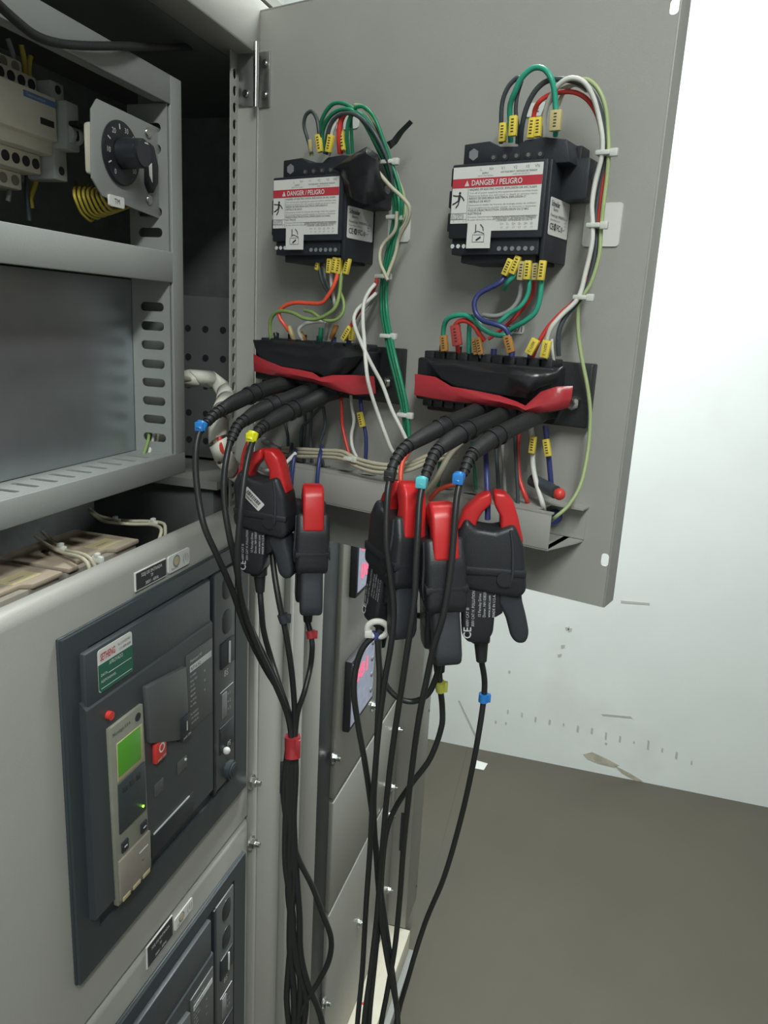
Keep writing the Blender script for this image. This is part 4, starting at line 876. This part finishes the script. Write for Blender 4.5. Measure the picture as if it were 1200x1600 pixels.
wire('beige_wire', 'pale wire behind the white one over the right meter', [(846, 216, .028), (848, 182, .034), (862, 155, .036), (880, 138, .038), (900, 132, .038), (918, 142, .036)], .0016, [(842, 183, 840, 214, .038, SY)])
wire('beige_wire', 'short pale wire rising beside the tall green arch over the right meter', [(872, 165, .034), (880, 146, .036), (893, 134, .038), (908, 130, .036)], .0015)
wire('gy_pale', 'yellow and green wire on the outside of the right bundle running down past the block', [(898, 126, .034), (918, 125, .036), (935, 140, .036), (946, 168, .034), (950, 205, .032), (951, 240, .032), (948, 280, .030), (943, 320, .030), (939, 360, .028), (936, 400, .028), (922, 445, .028), (906, 470, .028), (903, 510, .026), (908, 555, .024), (917, 600, .022), (922, 640, .020), (921, 680, .020), (916, 720, .024), (906, 760, .030), (888, 790, .036), (868, 808, .040), (862, 813, .030)], .0016)
wire('teal', 'short light green wire standing at the left of the right terminal block', [(733, 552, .030), (733, 520, .034), (735, 502, .036), (740, 493, .036)], .0020)
# right meter, bottom
wire('navy', 'dark blue wire bowing left between the right meter and its block', [(797, 398, .034), (790, 428, .040), (783, 440, .044), (765, 450, .046), (748, 460, .048), (741, 474, .050), (744, 490, .050), (755, 501, .050), (772, 506, .050), (787, 512, .048), (795, 524, .046), (797, 548, .040)], .0021, [(799, 405, 788, 430, .044, SY), (792, 524, 799, 551, .046, SO, None, .0032)])
wire('teal', 'green wire second from left under the right meter', [(810, 398, .034), (803, 430, .040), (793, 442, .040), (788, 452, .034)], .0019, [(811, 400, 800, 428, .042, SY)])
wire('grey_wire', 'grey white wire third from left under the right meter', [(816, 400, .034), (814, 440, .036), (811, 465, .036), (800, 482, .038), (783, 492, .040), (768, 494, .042), (755, 492, .042)], .0019, [(817, 408, 813, 438, .040, SP)])
wire('teal', 'green wire fourth from left under the right meter, crossing behind the blue one', [(827, 400, .034), (827, 440, .038), (824, 462, .038), (812, 480, .040), (796, 490, .040), (784, 500, .042), (778, 506, .042)], .0018, [(826, 407, 823, 437, .042, SY)])
wire('red', 'red brown wire fifth under the right meter', [(838, 402, .032), (835, 440, .028), (832, 460, .024), (815, 485, .022), (790, 510, .024), (763, 530, .026)], .0015, [(838, 411, 836, 438, .038, SP)])
wire('teal', 'green wire rightmost under the right meter, sweeping widest', [(849, 398, .034), (846, 440, .040), (843, 468, .040), (836, 488, .040), (820, 502, .040), (806, 510, .038), (790, 520, .034)], .0021, [(849, 407, 845, 438, .044, SY)])
wire('teal', 'green wire arching over the left end of the right terminal block', [(693, 548, .032), (693, 515, .038), (698, 500, .042), (712, 493, .044), (728, 493, .044), (740, 500, .044), (752, 512, .042), (768, 521, .040), (785, 524, .038), (800, 520, .034)], .0021, [(693, 524, 695, 549, .040, SO, None, .0032)])
wire('red', 'red wire arching under the green one over the right terminal block', [(716, 552, .030), (713, 525, .036), (710, 512, .040), (718, 502, .042), (730, 502, .042), (741, 510, .042), (749, 522, .040), (757, 532, .036)], .0020, [(711, 508, 715, 540, .041, SR, None, .0042)])
wire('white_wire', 'short thick white wire upright on the right terminal block', [(749, 502, .038), (748, 520, .038), (750, 540, .036), (753, 558, .032)], .0024, [(747, 527, 752, 554, .040, SO, None, .0022)])
wire('gy_pale', 'pale sleeved wire end left of the white one on the right terminal block', [(740, 530, .036), (743, 545, .036), (745, 556, .032)], .0016, [(741, 530, 745, 554, .038, SO, None, .0022)])
wire('red', 'red wire end with yellow sleeve marked X071-2 on the right terminal block', [(845, 528, .036), (838, 545, .036), (832, 560, .032)], .0013, [(838, 530, 826, 553, .042, SY, 'X071-2', .0034)])
wire('beige_wire', 'wire end with yellow sleeve marked X071-3 on the right terminal block', [(856, 528, .036), (852, 546, .036), (850, 562, .032)], .0013, [(856, 532, 850, 559, .042, SY, 'X071-3', .0034)])
wire('white_wire', 'thin white wire end rightmost on the right terminal block', [(862, 530, .034), (863, 548, .034), (865, 564, .030)], .0013)
# below right block
wire('red', 'dark red wire hanging from the right terminal block into the channel slot', [(812, 660, .030), (810, 690, .030), (809, 720, .030), (812, 750, .032), (822, 778, .034), (826, 790, .02)], .0019)
wire('white_wire', 'white wire hanging from the right terminal block into the channel slot', [(830, 665, .030), (832, 700, .030), (833, 730, .030), (839, 758, .032), (848, 788, .034), (850, 800, .02)], .0022, [(834, 682, 831, 708, .034, SY)])
wire('navy', 'blue wire hanging right of the white one under the right terminal block', [(852, 665, .028), (855, 690, .028), (858, 720, .026), (861, 755, .024), (862, 775, .022)], .0022, [(853, 686, 857, 713, .032, SY)])
wire('green', 'green wire behind the plugs under the right terminal block', [(690, 665, .026), (688, 700, .026), (686, 740, .026), (684, 760, .026)], .0018)
wire('green', 'thin green wire left of the blue clamp wire under the right block', [(737, 690, .026), (740, 720, .026), (742, 745, .026), (744, 765, .026)], .0014)
for k, (x, c, lb) in enumerate(((748, 'navy', 'blue wire passing through the jaws of the right clamp'), (765, 'dark_wire', 'dark wire behind the jaws of the right clamp'), (795, 'dark_wire', 'dark wire between the right clamp and the red wire'), (775, 'grey_wire', 'grey wire beside the blue one above the right clamp'))):
    wire(c, lb, [(x + 12, 655, .030), (x + 10, 690, .034 + .03 * (k == 0)), (x + 12, 730, .036 + .06 * (k == 0)), (x + 14, 775, .036 + .07 * (k == 0)), (x + 14, 812, .036 + .07 * (k == 0))], .0022 if k == 0 else .0016, [(758, 680, 764, 696, .045, SY)] if k == 2 else ())
wire('red_bright', 'orange red wire bowing left into the jaws of the left of the right clamps', [(688, 674, .050), (672, 681, .056), (655, 690, .062), (640, 704, .068), (629, 722, .074), (626, 745, .080), (628, 765, .084), (633, 782, .086)], .0022)
wire('beige_wire', 'beige wire curving down into the middle clamp of the right group', [(737, 678, .044), (722, 690, .056), (703, 710, .066), (692, 730, .074), (680, 752, .082), (667, 772, .090), (662, 792, .094), (664, 810, .098), (673, 826, .100)], .0026)
wire('red_bright', 'red wire crossing behind the cyan tagged lead into the middle clamp', [(716, 757, .060), (704, 758, .064), (690, 763, .070), (680, 770, .076), (670, 782, .080)], .0020)
wire('white_wire', 'white wire threading the jaws of the front left clamp', [(462, 708, .050), (446, 724, .062), (436, 732, .068), (415, 735, .075), (402, 730, .078), (392, 715, .075), (389, 700, .07), (398, 668, .055), (410, 652, .045)], .0020)
wire('red', 'red wire running under the third left plug toward the clamp', [(450, 644, .045), (436, 652, .050), (420, 662, .056), (405, 672, .060), (388, 690, .060), (379, 715, .06), (378, 740, .06)], .0017)
# ties
def tie(px, py, w_, lab, s=.0055):
    c = Dp(px, py, w_); MM = frame(c, U, V, W); m = MB(); m.box(MM, (-s, -.0018, -.006), (s, .0018, .006), 'tie', .001); m.box(MM, (s - .001, -.0028, .000), (s + .005, .0028, .004), 'tie', .0008); tag(m.build('cable_tie'), lab, 'cable tie')
tie(609, 254, .032, 'white cable tie highest on the left wire bundle'); tie(616, 340, .026, 'white cable tie on the left bundle beside the pale pad'); tie(598, 432, .022, 'white cable tie on the left bundle below the left meter'); tie(606, 525, .033, 'white cable tie on the green wires above the left block right end', .0055); tie(632, 648, .043, 'white cable tie on the green wires near the first right plug', .005)
tie(945, 240, .031, 'white cable tie highest on the right wire bundle'); tie(930, 353, .029, 'white cable tie on the right bundle beside the white pad'); tie(909, 465, .030, 'white cable tie on the right bundle above the right block', .0055); tie(547, 716, .050, 'beige cable tie around the bundle lying on the channel', .004)
wire('grey_wire', 'grey cut end of a thick wire lying behind the front left clamp', [(412, 688, .04), (425, 697, .045), (436, 703, .045)], .0035)
m = MB(); m.rod(Dp(832, 750, .022), Dp(868, 769, .036), .0055, 'dark_wire'); pw_ = thing('connector_plug', Dp(850, 765, .030), 'dark plug with red tip lying above the right end of the channel', 'plug'); m.build('plug_body', pw_)
o = MB(); o.sphere(Dp(874, 772, .040), .0050, 'red'); o.build('red_tip', pw_)

# white spiral wrapped hose from the cabinet onto the door
hp = [F(262, 598, -.10), F(300, 590, -.06), F(335, 594, -.045), F(352, 612, -.03), F(350, 632, -.005), F(342, 655, .018), F(340, 685, .024), F(348, 712, .026), F(368, 738, .024), F(395, 755, .030)]
t = thing('spiral_wrapped_bundle', hp[6], 'white spiral wrapped wire bundle bending out of the cabinet behind the left leads', 'cable')
b = MB(); cl = b.tube(hp, .0050, 'beige_wire', 14, step=14); b.build('wires', t, 60)
b = MB(); b.tube([p + Vector((-.0045, -.0045, .0)) for p in cl[70:115:4]], .0022, 'red', 8, step=2); b.build('red_wire', t, 60)
b = MB(); turns = 10.; n = len(cl); nrm = None
segs = 16; prev = None; vs = []; fs = []
tg = [(cl[min(i + 1, n - 1)] - cl[max(i - 1, 0)]).normalized() for i in range(n)]
nrm = tg[0].orthogonal().normalized(); frs = []
for i in range(n): nrm = (nrm - tg[i] * nrm.dot(tg[i])).normalized(); frs.append((nrm.copy(), tg[i].cross(nrm)))
tot = int(turns * segs)
for j in range(tot + 1):
    f0 = j / tot * (n - 1) * .93; a = 2 * math.pi * j / segs
    for off in (-1, 1):
        f = f0 + off * (n - 1) * .93 / turns * (.50 if f0 < n * .5 else .42); f = max(0, min(n - 1.001, f)); i = int(f); k = f - i
        p = cl[i].lerp(cl[i + 1], k); na, bb = frs[i]; rr = .0078
        vs.append(p + (na * math.cos(a) + bb * math.sin(a)) * rr)
for j in range(tot): fs.append((2 * j, 2 * j + 1, 2 * j + 3, 2 * j + 2))
b.add(vs, fs, 'spiral'); so = b.build('spiral_wrap', t, 60)
sm = so.modifiers.new('Solidify', 'SOLIDIFY'); sm.thickness = .0012

# ================================================================ TEST LEADS
def to_floor(P, py):
    """cables that leave the picture at the bottom hang on down to the floor and lie there"""
    if py < 1600: return P
    e = P[-1]; k = len(P) % 5
    return P + [Vector((e.x, e.y - .01, e.z * .6)), Vector((e.x - .02, e.y - .03, .12)), Vector((e.x - .05, e.y - .09 - .01 * k, .012)), Vector((e.x - .10 - .03 * k, e.y - .22, .006))]
def lead(plug, relief, tagp, cable, label, t_plug, tagm, rc=.0028, rp=.0075):
    """all points (px, py, depth)"""
    P = lambda q: T(*q)
    t = thing('test_lead', P(relief[-1]), label, 'test lead')
    b = MB(); pts = [P(q) for q in plug]; n = len(pts)
    b.tube(pts, rp, 'rubber', 16, step=6, rad=[rp] * (n - 2) + [rp * .95, rp * .78]); 
    for f in (.52, .62):
        i = int(f * (n - 1)); p = pts[i].lerp(pts[i + 1], f * (n - 1) - i); d = (pts[i + 1] - pts[i]).normalized(); b.rod(p - d * .0015, p + d * .0015, rp * 1.16, 'black', 20)
    b.build('plug', t, 50)
    b = MB(); rel = [P(q) for q in relief]; tmp = MB(); c = tmp.tube(rel, rc, 'rubber', 6, step=8); b.tube(c, rp * .58, 'rubber', 12, raw=True, rad=[rp * .66 - (rp * .66 - rc * 1.25) * i / (len(c) - 1) for i in range(len(c))])
    N = len(c)
    L = sum((c[i + 1] - c[i]).length for i in range(N - 1)); step = .0042; acc = 0
    for i in range(N - 1):
        acc += (c[i + 1] - c[i]).length
        if acc >= step:
            acc = 0; d = (c[i + 1] - c[i]).normalized(); rr = rp * .80 - (rp * .80 - rc * 1.5) * i / N; b.rod(c[i] - d * .0011, c[i] + d * .0011, rr, 'rubber', 14)
    b.build('strain_relief', t, 40)
    b = MB(); b.tube(to_floor([P(q) for q in cable], cable[-1][1]), rc, 'cable', 12, step=6); b.build('cable', t, 60)
    if tagm:
        b = MB(); A, B = P(tagp[0]), P(tagp[1]); b.rod(A, B, rc * 1.75, tagm, 16); b.box(frame((A + B) / 2, X1, Y1, Z1), (-.005, -.004, -.004), (.0005, .004, .004), tagm, .001); b.build('colour_band', t, 40)
    return t
lead([(468, 597, .775), (445, 600, .75), (418, 607, .735), (392, 617, .72), (365, 630, .705), (348, 640, .69)], [(350, 639, .69), (335, 648, .68), (322, 662, .67)], [(317, 660, .665), (312, 672, .663)],
     [(318, 665, .666), (310, 680, .662), (306, 705, .66), (306, 740, .66), (311, 785, .66), (320, 825, .66), (340, 870, .67), (362, 920, .69), (385, 985, .71), (412, 1040, .73), (438, 1085, .745), (452, 1130, .755), (456, 1168, .76)], 'left test lead with a blue band, furthest left, plugged into the left block', 0, 'tag_blue')
lead([(508, 604, .765), (480, 612, .735), (450, 624, .72), (425, 634, .71), (400, 645, .70), (385, 655, .69)], [(388, 653, .69), (372, 665, .68), (360, 690, .672)], None,
     [(362, 680, .675), (354, 715, .667), (350, 750, .665), (351, 790, .665), (358, 835, .667), (369, 885, .68), (377, 930, .70), (394, 985, .71), (418, 1035, .73), (442, 1090, .745), (455, 1130, .755), (459, 1168, .76)], 'left test lead without coloured band, between the blue and yellow banded ones', 0, None)
lead([(535, 610, .755), (505, 618, .725), (478, 632, .715), (455, 642, .705), (430, 655, .692), (415, 664, .683)], [(418, 662, .685), (405, 672, .676), (397, 684, .67)], [(396, 676, .668), (392, 689, .666)],
     [(396, 684, .668), (388, 712, .66), (382, 745, .655), (376, 800, .652), (372, 850, .655), (372, 900, .665), (381, 950, .69), (402, 1010, .71), (428, 1065, .73), (450, 1120, .75), (457, 1168, .758)], 'left test lead with a bright yellow band, in front of the left clamp jaws', 0, 'tag_yellow')
lead([(752, 638, .642), (733, 648, .625), (710, 658, .612), (690, 668, .60), (662, 682, .592), (640, 695, .586)], [(644, 692, .587), (628, 705, .58), (615, 725, .575), (611, 738, .573)], [(612, 735, .573), (608, 750, .57)],
     [(611, 740, .573), (606, 765, .568), (604, 810, .566), (604, 850, .566), (610, 900, .57), (615, 950, .575), (612, 1000, .58), (602, 1060, .59), (594, 1120, .60), (588, 1180, .61), (582, 1260, .63), (578, 1330, .65), (573, 1400, .67), (570, 1450, .69), (566, 1520, .70), (558, 1610, .71)], 'right test lead with black collar, leftmost of the right group', 0, 'rubber', rc=.0024, rp=.0068)
lead([(795, 642, .635), (772, 655, .612), (750, 664, .60), (725, 676, .588), (702, 690, .580), (688, 700, .575)], [(690, 698, .576), (678, 712, .57), (668, 735, .564), (664, 748, .56)], [(661, 747, .56), (658, 760, .558)],
     [(662, 750, .56), (656, 780, .556), (653, 830, .553), (650, 880, .553), (648, 930, .556), (640, 990, .562), (630, 1060, .575), (622, 1110, .585), (612, 1180, .60), (604, 1250, .62), (598, 1320, .64), (593, 1380, .66), (588, 1440, .68), (580, 1510, .69), (568, 1610, .70)], 'right test lead with a cyan band, in front of the red jaws', 0, 'tag_cyan', rc=.0024, rp=.0068)
lead([(845, 648, .620), (822, 658, .60), (796, 671, .585), (772, 684, .572), (752, 698, .565), (740, 708, .56)], [(742, 706, .561), (732, 720, .555), (724, 742, .55)], [(719, 740, .548), (715, 755, .546)],
     [(722, 742, .549), (715, 770, .545), (711, 805, .543), (708, 850, .543), (703, 900, .545), (693, 960, .55), (678, 1010, .558), (667, 1060, .568), (655, 1120, .58), (645, 1190, .60), (637, 1260, .62), (630, 1330, .64), (625, 1400, .66), (617, 1480, .68), (605, 1550, .70), (595, 1610, .71)], 'right test lead with a blue band, beside the jaws of the right clamp', 0, 'tag_blue', rc=.0024, rp=.0068)

# ================================================================ CLAMP METERS
CR = RM @ Vector((1, 0, 0)); CR.z = 0; CR.normalize()
def clamp(px, py, t_, yaw, roll, label, text=True, barcode=False, sc=1., lever=1, tilt=0):
    o = T(px, py, t_)
    xax = Matrix.Rotation(math.radians(yaw), 3, 'Z') @ CR
    zax = xax.cross(Z1); M = Matrix.Translation(o) @ Matrix.Rotation(math.radians(tilt), 4, CR.cross(Z1)) @ Matrix.Translation(-o) @ frame(o, xax, Z1, zax) @ Matrix.Rotation(math.radians(roll), 4, 'Z') @ Matrix.Scale(sc, 4)
    t = thing('current_clamp', M @ Vector((0, -.088, 0)), label, 'current clamp')
    def mm(l): return [(a * .001, b * .001) for a, b in l]
    m = MB()
    m.prism(M, mm([(-27, -2), (-25, -24), (-27, -34), (-25, -42), (0, -47), (22, -50), (27, -44), (26, -30), (24, -10), (16, 8), (2, 2), (-12, 4), (-20, 12)]), -.0150, .0150, 'clamp_body', .0045, 3)
    m.prism(M, mm([(-26, -24), (-25, -31), (26, -33), (26, -27)]), -.0162, .0162, 'clamp_body', .0015)
    m.build('jaw_housing', t, 40)
    m = MB(); m.prism(M, mm([(-22, -36), (4, -36), (4, -62), (3, -80), (-2, -88), (-16, -88), (-21, -82), (-22, -60)]), -.0125, .0125, 'clamp_body', .0030, 3)
    if text:
        MT_ = M @ Matrix.Translation((0, 0, .0127)) @ Matrix.Rotation(math.pi / 2, 4, 'Z')
        m.text(MT_, -.084, .0140, 0, 'CE', .0060, 'white_print', bold=True); m.text(MT_, -.074, .0160, 0, '600V CAT III', .0022, 'white_print'); m.text(MT_, -.074, .0118, 0, '300V CAT IV, POLLUTION 2', .0022, 'white_print', width=.031)
        for k, s_ in enumerate(('15 Faraday Drive', 'Dover, NH 03820', 'www.aemc.com', 'MADE IN U.S.A.')): m.text(MT_, -.066, .0070 - .0036 * k, 0, s_, .0021, 'white_print')
    m.build('grip', t, 40)
    m = MB(); m.prism(M, mm([(6, -36), (24, -38), (24, -52), (28, -66), (31, -80), (29, -88), (22, -89), (17, -84), (12, -66), (6, -56)]), -.0105, .0105, 'clamp_grip', .0040, 3); m.build('lever', t, 40)
    m = MB(); m.prism(M, mm([(4, -40), (10, -40), (10, -64), (4, -68)]), -.009, .009, 'black', .001); m.cyl(M, (.010, -.034), .006, -.0170, .0170, 'black', 20); m.build('pivot', t)
    m = MB(); m.tube([M @ Vector(p) for p in ((.013, .004, .0150), (.015, -.010, .0152), (.0155, -.030, .0164), (.014, -.040, .0152))], .0011, 'clamp_grip', 8); m.build('seam_ridge', t, 60)
    m = MB(); m.prism(M, mm([(-27, 2), (-22, 16), (-11, 27), (-2, 31), (-1, 22), (-8, 15), (-12, 7), (-13, -6), (-19, 0)]), -.0085, .0085, 'jaw_red', .0022, 3)
    m.build('left_jaw', t, 40)
    m = MB(); m.prism(M, mm([(0, 31), (9, 30), (15, 24), (19, 12), (24, -8), (12, -10), (6, -4), (6, 12), (1, 21)]), -.0095, .0095, 'jaw_red', .0025, 3); m.build('right_jaw', t, 40)
    if barcode:
        m = MB(); MB_ = M @ Matrix.Translation((-.0065, -.014, .0152)) @ Matrix.Rotation(math.radians(-42), 4, 'Z'); m.prism(MB_, rrect(-.0115, -.0045, .0115, .0045, .001), 0, .0003, 'label')
        random.seed(3); x = -.0085
        while x < .0085: wd = random.choice((.0003, .0006, .0009)); m.box(MB_, (x, -.0005, .0003), (x + wd, .003, .0005), 'ink'); x += wd + random.choice((.0003, .0006))
        m.text(MB_, 0, -.0035, .0005, '176864PHWH', .0022, 'ink', width=.016, al='CENTER', bold=True); m.build('barcode_label', t, smooth=False)
    m = MB(); A = M @ Vector((-.0055, -.086, 0)); B = M @ Vector((-.0045, -.108, 0))
    m.rod(M @ Vector((-.006, -.084, 0)), M @ Vector((-.006, -.091, 0)), .0078, 'rubber'); m.rod(A, B, .0062, 'rubber', r2=.0042); m.build('strain_relief', t, 50)
    return t, B
def tz(p): return (p - CAM).dot(f_)
clamp_E, bE = clamp(768, 828, .585, -4, 3, 'right clamp of the right group, white print facing out, jaws open like a roof')
clamp_D, bD = clamp(688, 846, .575, -82, 0, 'middle clamp of the right group, seen edge on, hanging lowest', sc=1.0, tilt=4)
clamp_C, bC = clamp(628, 812, .592, -62, 0, 'left clamp of the right group, seen edge on under the cyan banded lead', tilt=-5)
clamp_A, bA = clamp(416, 752, .705, -14, 0, 'front left clamp with white barcode label on its housing', barcode=True)
clamp_B, bB = clamp(487, 806, .71, -80, -2, 'second left clamp, edge on, with a smooth red jaw facing out')

def cable(label, pts, r=.0025, band=None, name='clamp_cable', start=None):
    P = [T(*p) for p in pts]
    if start is not None:
        P = [start] + [p for p in P if p.z < start.z - .012]
    P = to_floor(P, pts[-1][1])
    b = MB(); b.tube(P, r, 'cable', 12, step=6); o = b.build(name, None, 60); tag(o, label, 'cable')
    if band:
        A, B = T(*band[0]), T(*band[1]); b = MB(); b.rod(A, B, r * 1.7, band[2], 16); c = (A + B) / 2; b.box(frame(c, CR, Z1.cross(CR), Z1), (0, -.002, -(A - B).length / 2), (r * 2.4, .002, (A - B).length / 2), band[2], .0006); b.build('colour_band', o, 40)
    return o
te = tz(bE)
cable('cable of the right clamp with a blue band, sweeping down to the lower left', [(757, 1062, te + .01), (756, 1090, te + .015), (749, 1140, te + .02), (738, 1200, te + .03), (720, 1280, te + .05), (694, 1370, te + .07), (665, 1440, te + .09), (640, 1520, te + .10), (618, 1612, te + .12)], 0.0024, ((756, 1084, te + .014), (755, 1096, te + .016), 'tag_blue'), start=bE)
td = tz(bD)
cable('cable of the middle right clamp with a yellow band', [(688, 1075, td), (691, 1105, td + .01), (690, 1135, td + .015), (672, 1185, td + .025), (645, 1222, td + .035), (618, 1262, td + .05), (604, 1300, td + .055), (597, 1360, td + .07), (594, 1420, td + .08), (586, 1500, td + .09), (576, 1610, td + .10)], 0.0024, ((687, 1066, td - .002), (689, 1079, td + .002), 'tag_olive'), start=bD)
tc_ = tz(bC)
cable('cable of the left clamp in the right group, bowing left past the lower panel meter', [(583, 992, .60), (570, 1008, .60), (557, 1040, .605), (553, 1080, .61), (560, 1135, .62), (570, 1190, .63), (580, 1260, .65), (588, 1330, .66), (596, 1400, .68), (606, 1470, .69), (617, 1550, .70), (622, 1612, .71)], 0.0025, ((590, 988, .60), (587, 998, .60), 'navy'), start=T(596, 985, .598))
cable('cable hanging in a wide loop beneath the right group of clamps', [(592, 1000, .60), (592, 1035, .605), (602, 1068, .61), (622, 1090, .61), (645, 1096, .61), (667, 1086, .605), (680, 1062, .60), (687, 1030, .595), (684, 990, .595), (665, 966, .61), (648, 962, .62), (630, 968, .62)], .0024)
cable('cable running straight down from the white ring of the right group', [(590, 1000, .59), (593, 1055, .595), (591, 1110, .60), (588, 1180, .615), (584, 1260, .64), (588, 1340, .66), (596, 1440, .68), (607, 1510, .69), (619, 1570, .70), (622, 1612, .70)], .0024)
b = MB(); c = T(590, 983, .597); b.tube([c + Vector((.0, 0, 0)) + (CR * math.cos(a) + Z1 * math.sin(a) * .8) * .008 for a in [k * math.pi / 8 for k in range(17)]], .0025, 'white_wire', 10); b.box(frame(c, CR, Z1.cross(CR), Z1), (-.010, -.003, -.007), (-.004, .003, -.001), 'white_wire', .001)
tag(b.build('plastic_ring'), 'white plastic ring under the left clamp of the right group', 'ring')
ta = tz(bA)
cable('cable of the front left clamp, joining the red taped bundle', [(408, 945, ta + .00), (412, 985, ta + .01), (424, 1030, ta + .02), (440, 1080, .745), (453, 1120, .755), (457, 1168, .76)], .0029, start=bA)
cable('cable with a taped splice beside the cable of the front left clamp', [(424, 840, .725), (428, 890, .72), (436, 940, .715), (446, 985, .72), (454, 1035, .73), (459, 1085, .745), (461, 1130, .755), (461, 1168, .76)], .0029, ((441, 960, .715), (445, 972, .717), 'clamp_grip'))
tb = tz(bB)
cable('cable of the second left clamp with a red band', [(486, 992, tb), (488, 1010, tb), (485, 1042, tb + .01), (476, 1080, .745), (466, 1110, .75), (462, 1140, .757), (461, 1168, .76)], 0.0027, ((485, 985, tb), (487, 997, tb), 'tape_red'), start=bB)
b = MB(); b.tube([T(457, 1150, .757), T(457, 1167, .76), T(457, 1184, .76)], .0078, 'tape_red', 20, step=3); b.box(frame(T(468, 1168, .755), CR, Z1.cross(CR), Z1), (-.004, -.003, -.010), (.001, .001, .009), 'tape_red', .0008)
tag(b.build('red_tape'), 'red tape band binding the left cables together', 'tape')
TB = .77
for pts, lb, r in (([(450, 1168), (446, 1200), (443, 1245), (452, 1300), (468, 1345), (488, 1385), (503, 1425), (517, 1465), (514, 1500), (497, 1535), (478, 1565), (462, 1612)], 'left bundle cable bulging furthest right below the red tape', .0030),
                   ([(456, 1168), (457, 1210), (455, 1270), (452, 1340), (454, 1410), (453, 1480), (459, 1550), (460, 1612)], 'left bundle cable hanging straightest below the red tape', .0036),
                   ([(461, 1168), (462, 1210), (459, 1280), (463, 1360), (468, 1430), (470, 1490), (482, 1540), (497, 1575), (505, 1612)], 'left bundle cable ending rightmost at the bottom of the picture', .0033),
                   ([(454, 1168), (450, 1220), (446, 1290), (446, 1350), (453, 1400), (458, 1440), (452, 1500), (448, 1560), (452, 1612)], 'left bundle cable ending leftmost at the bottom of the picture', .0033),
                   ([(458, 1168), (452, 1230), (456, 1300), (460, 1370), (456, 1430), (462, 1500), (478, 1560), (474, 1612)], 'left bundle cable twisting in the middle below the red tape', .0033),
                   ([(453, 1168), (449, 1200), (450, 1260), (458, 1330), (450, 1390), (459, 1460), (469, 1530), (466, 1612)], 'left bundle cable lying behind the others below the red tape', .0033)):
    cable(lb, [(x, y, .76 + (y - 1168) * .00016) for x, y in pts], r, name='bundled_cable')
b = MB(); b.box(frame(T(447, 1215, .768), CR, Z1.cross(CR), Z1), (-.006, -.002, -.018), (.002, .001, .018), 'tape_black', .0008); tag(b.build('black_tape'), 'stiff black tape end just below the red tape band', 'tape')
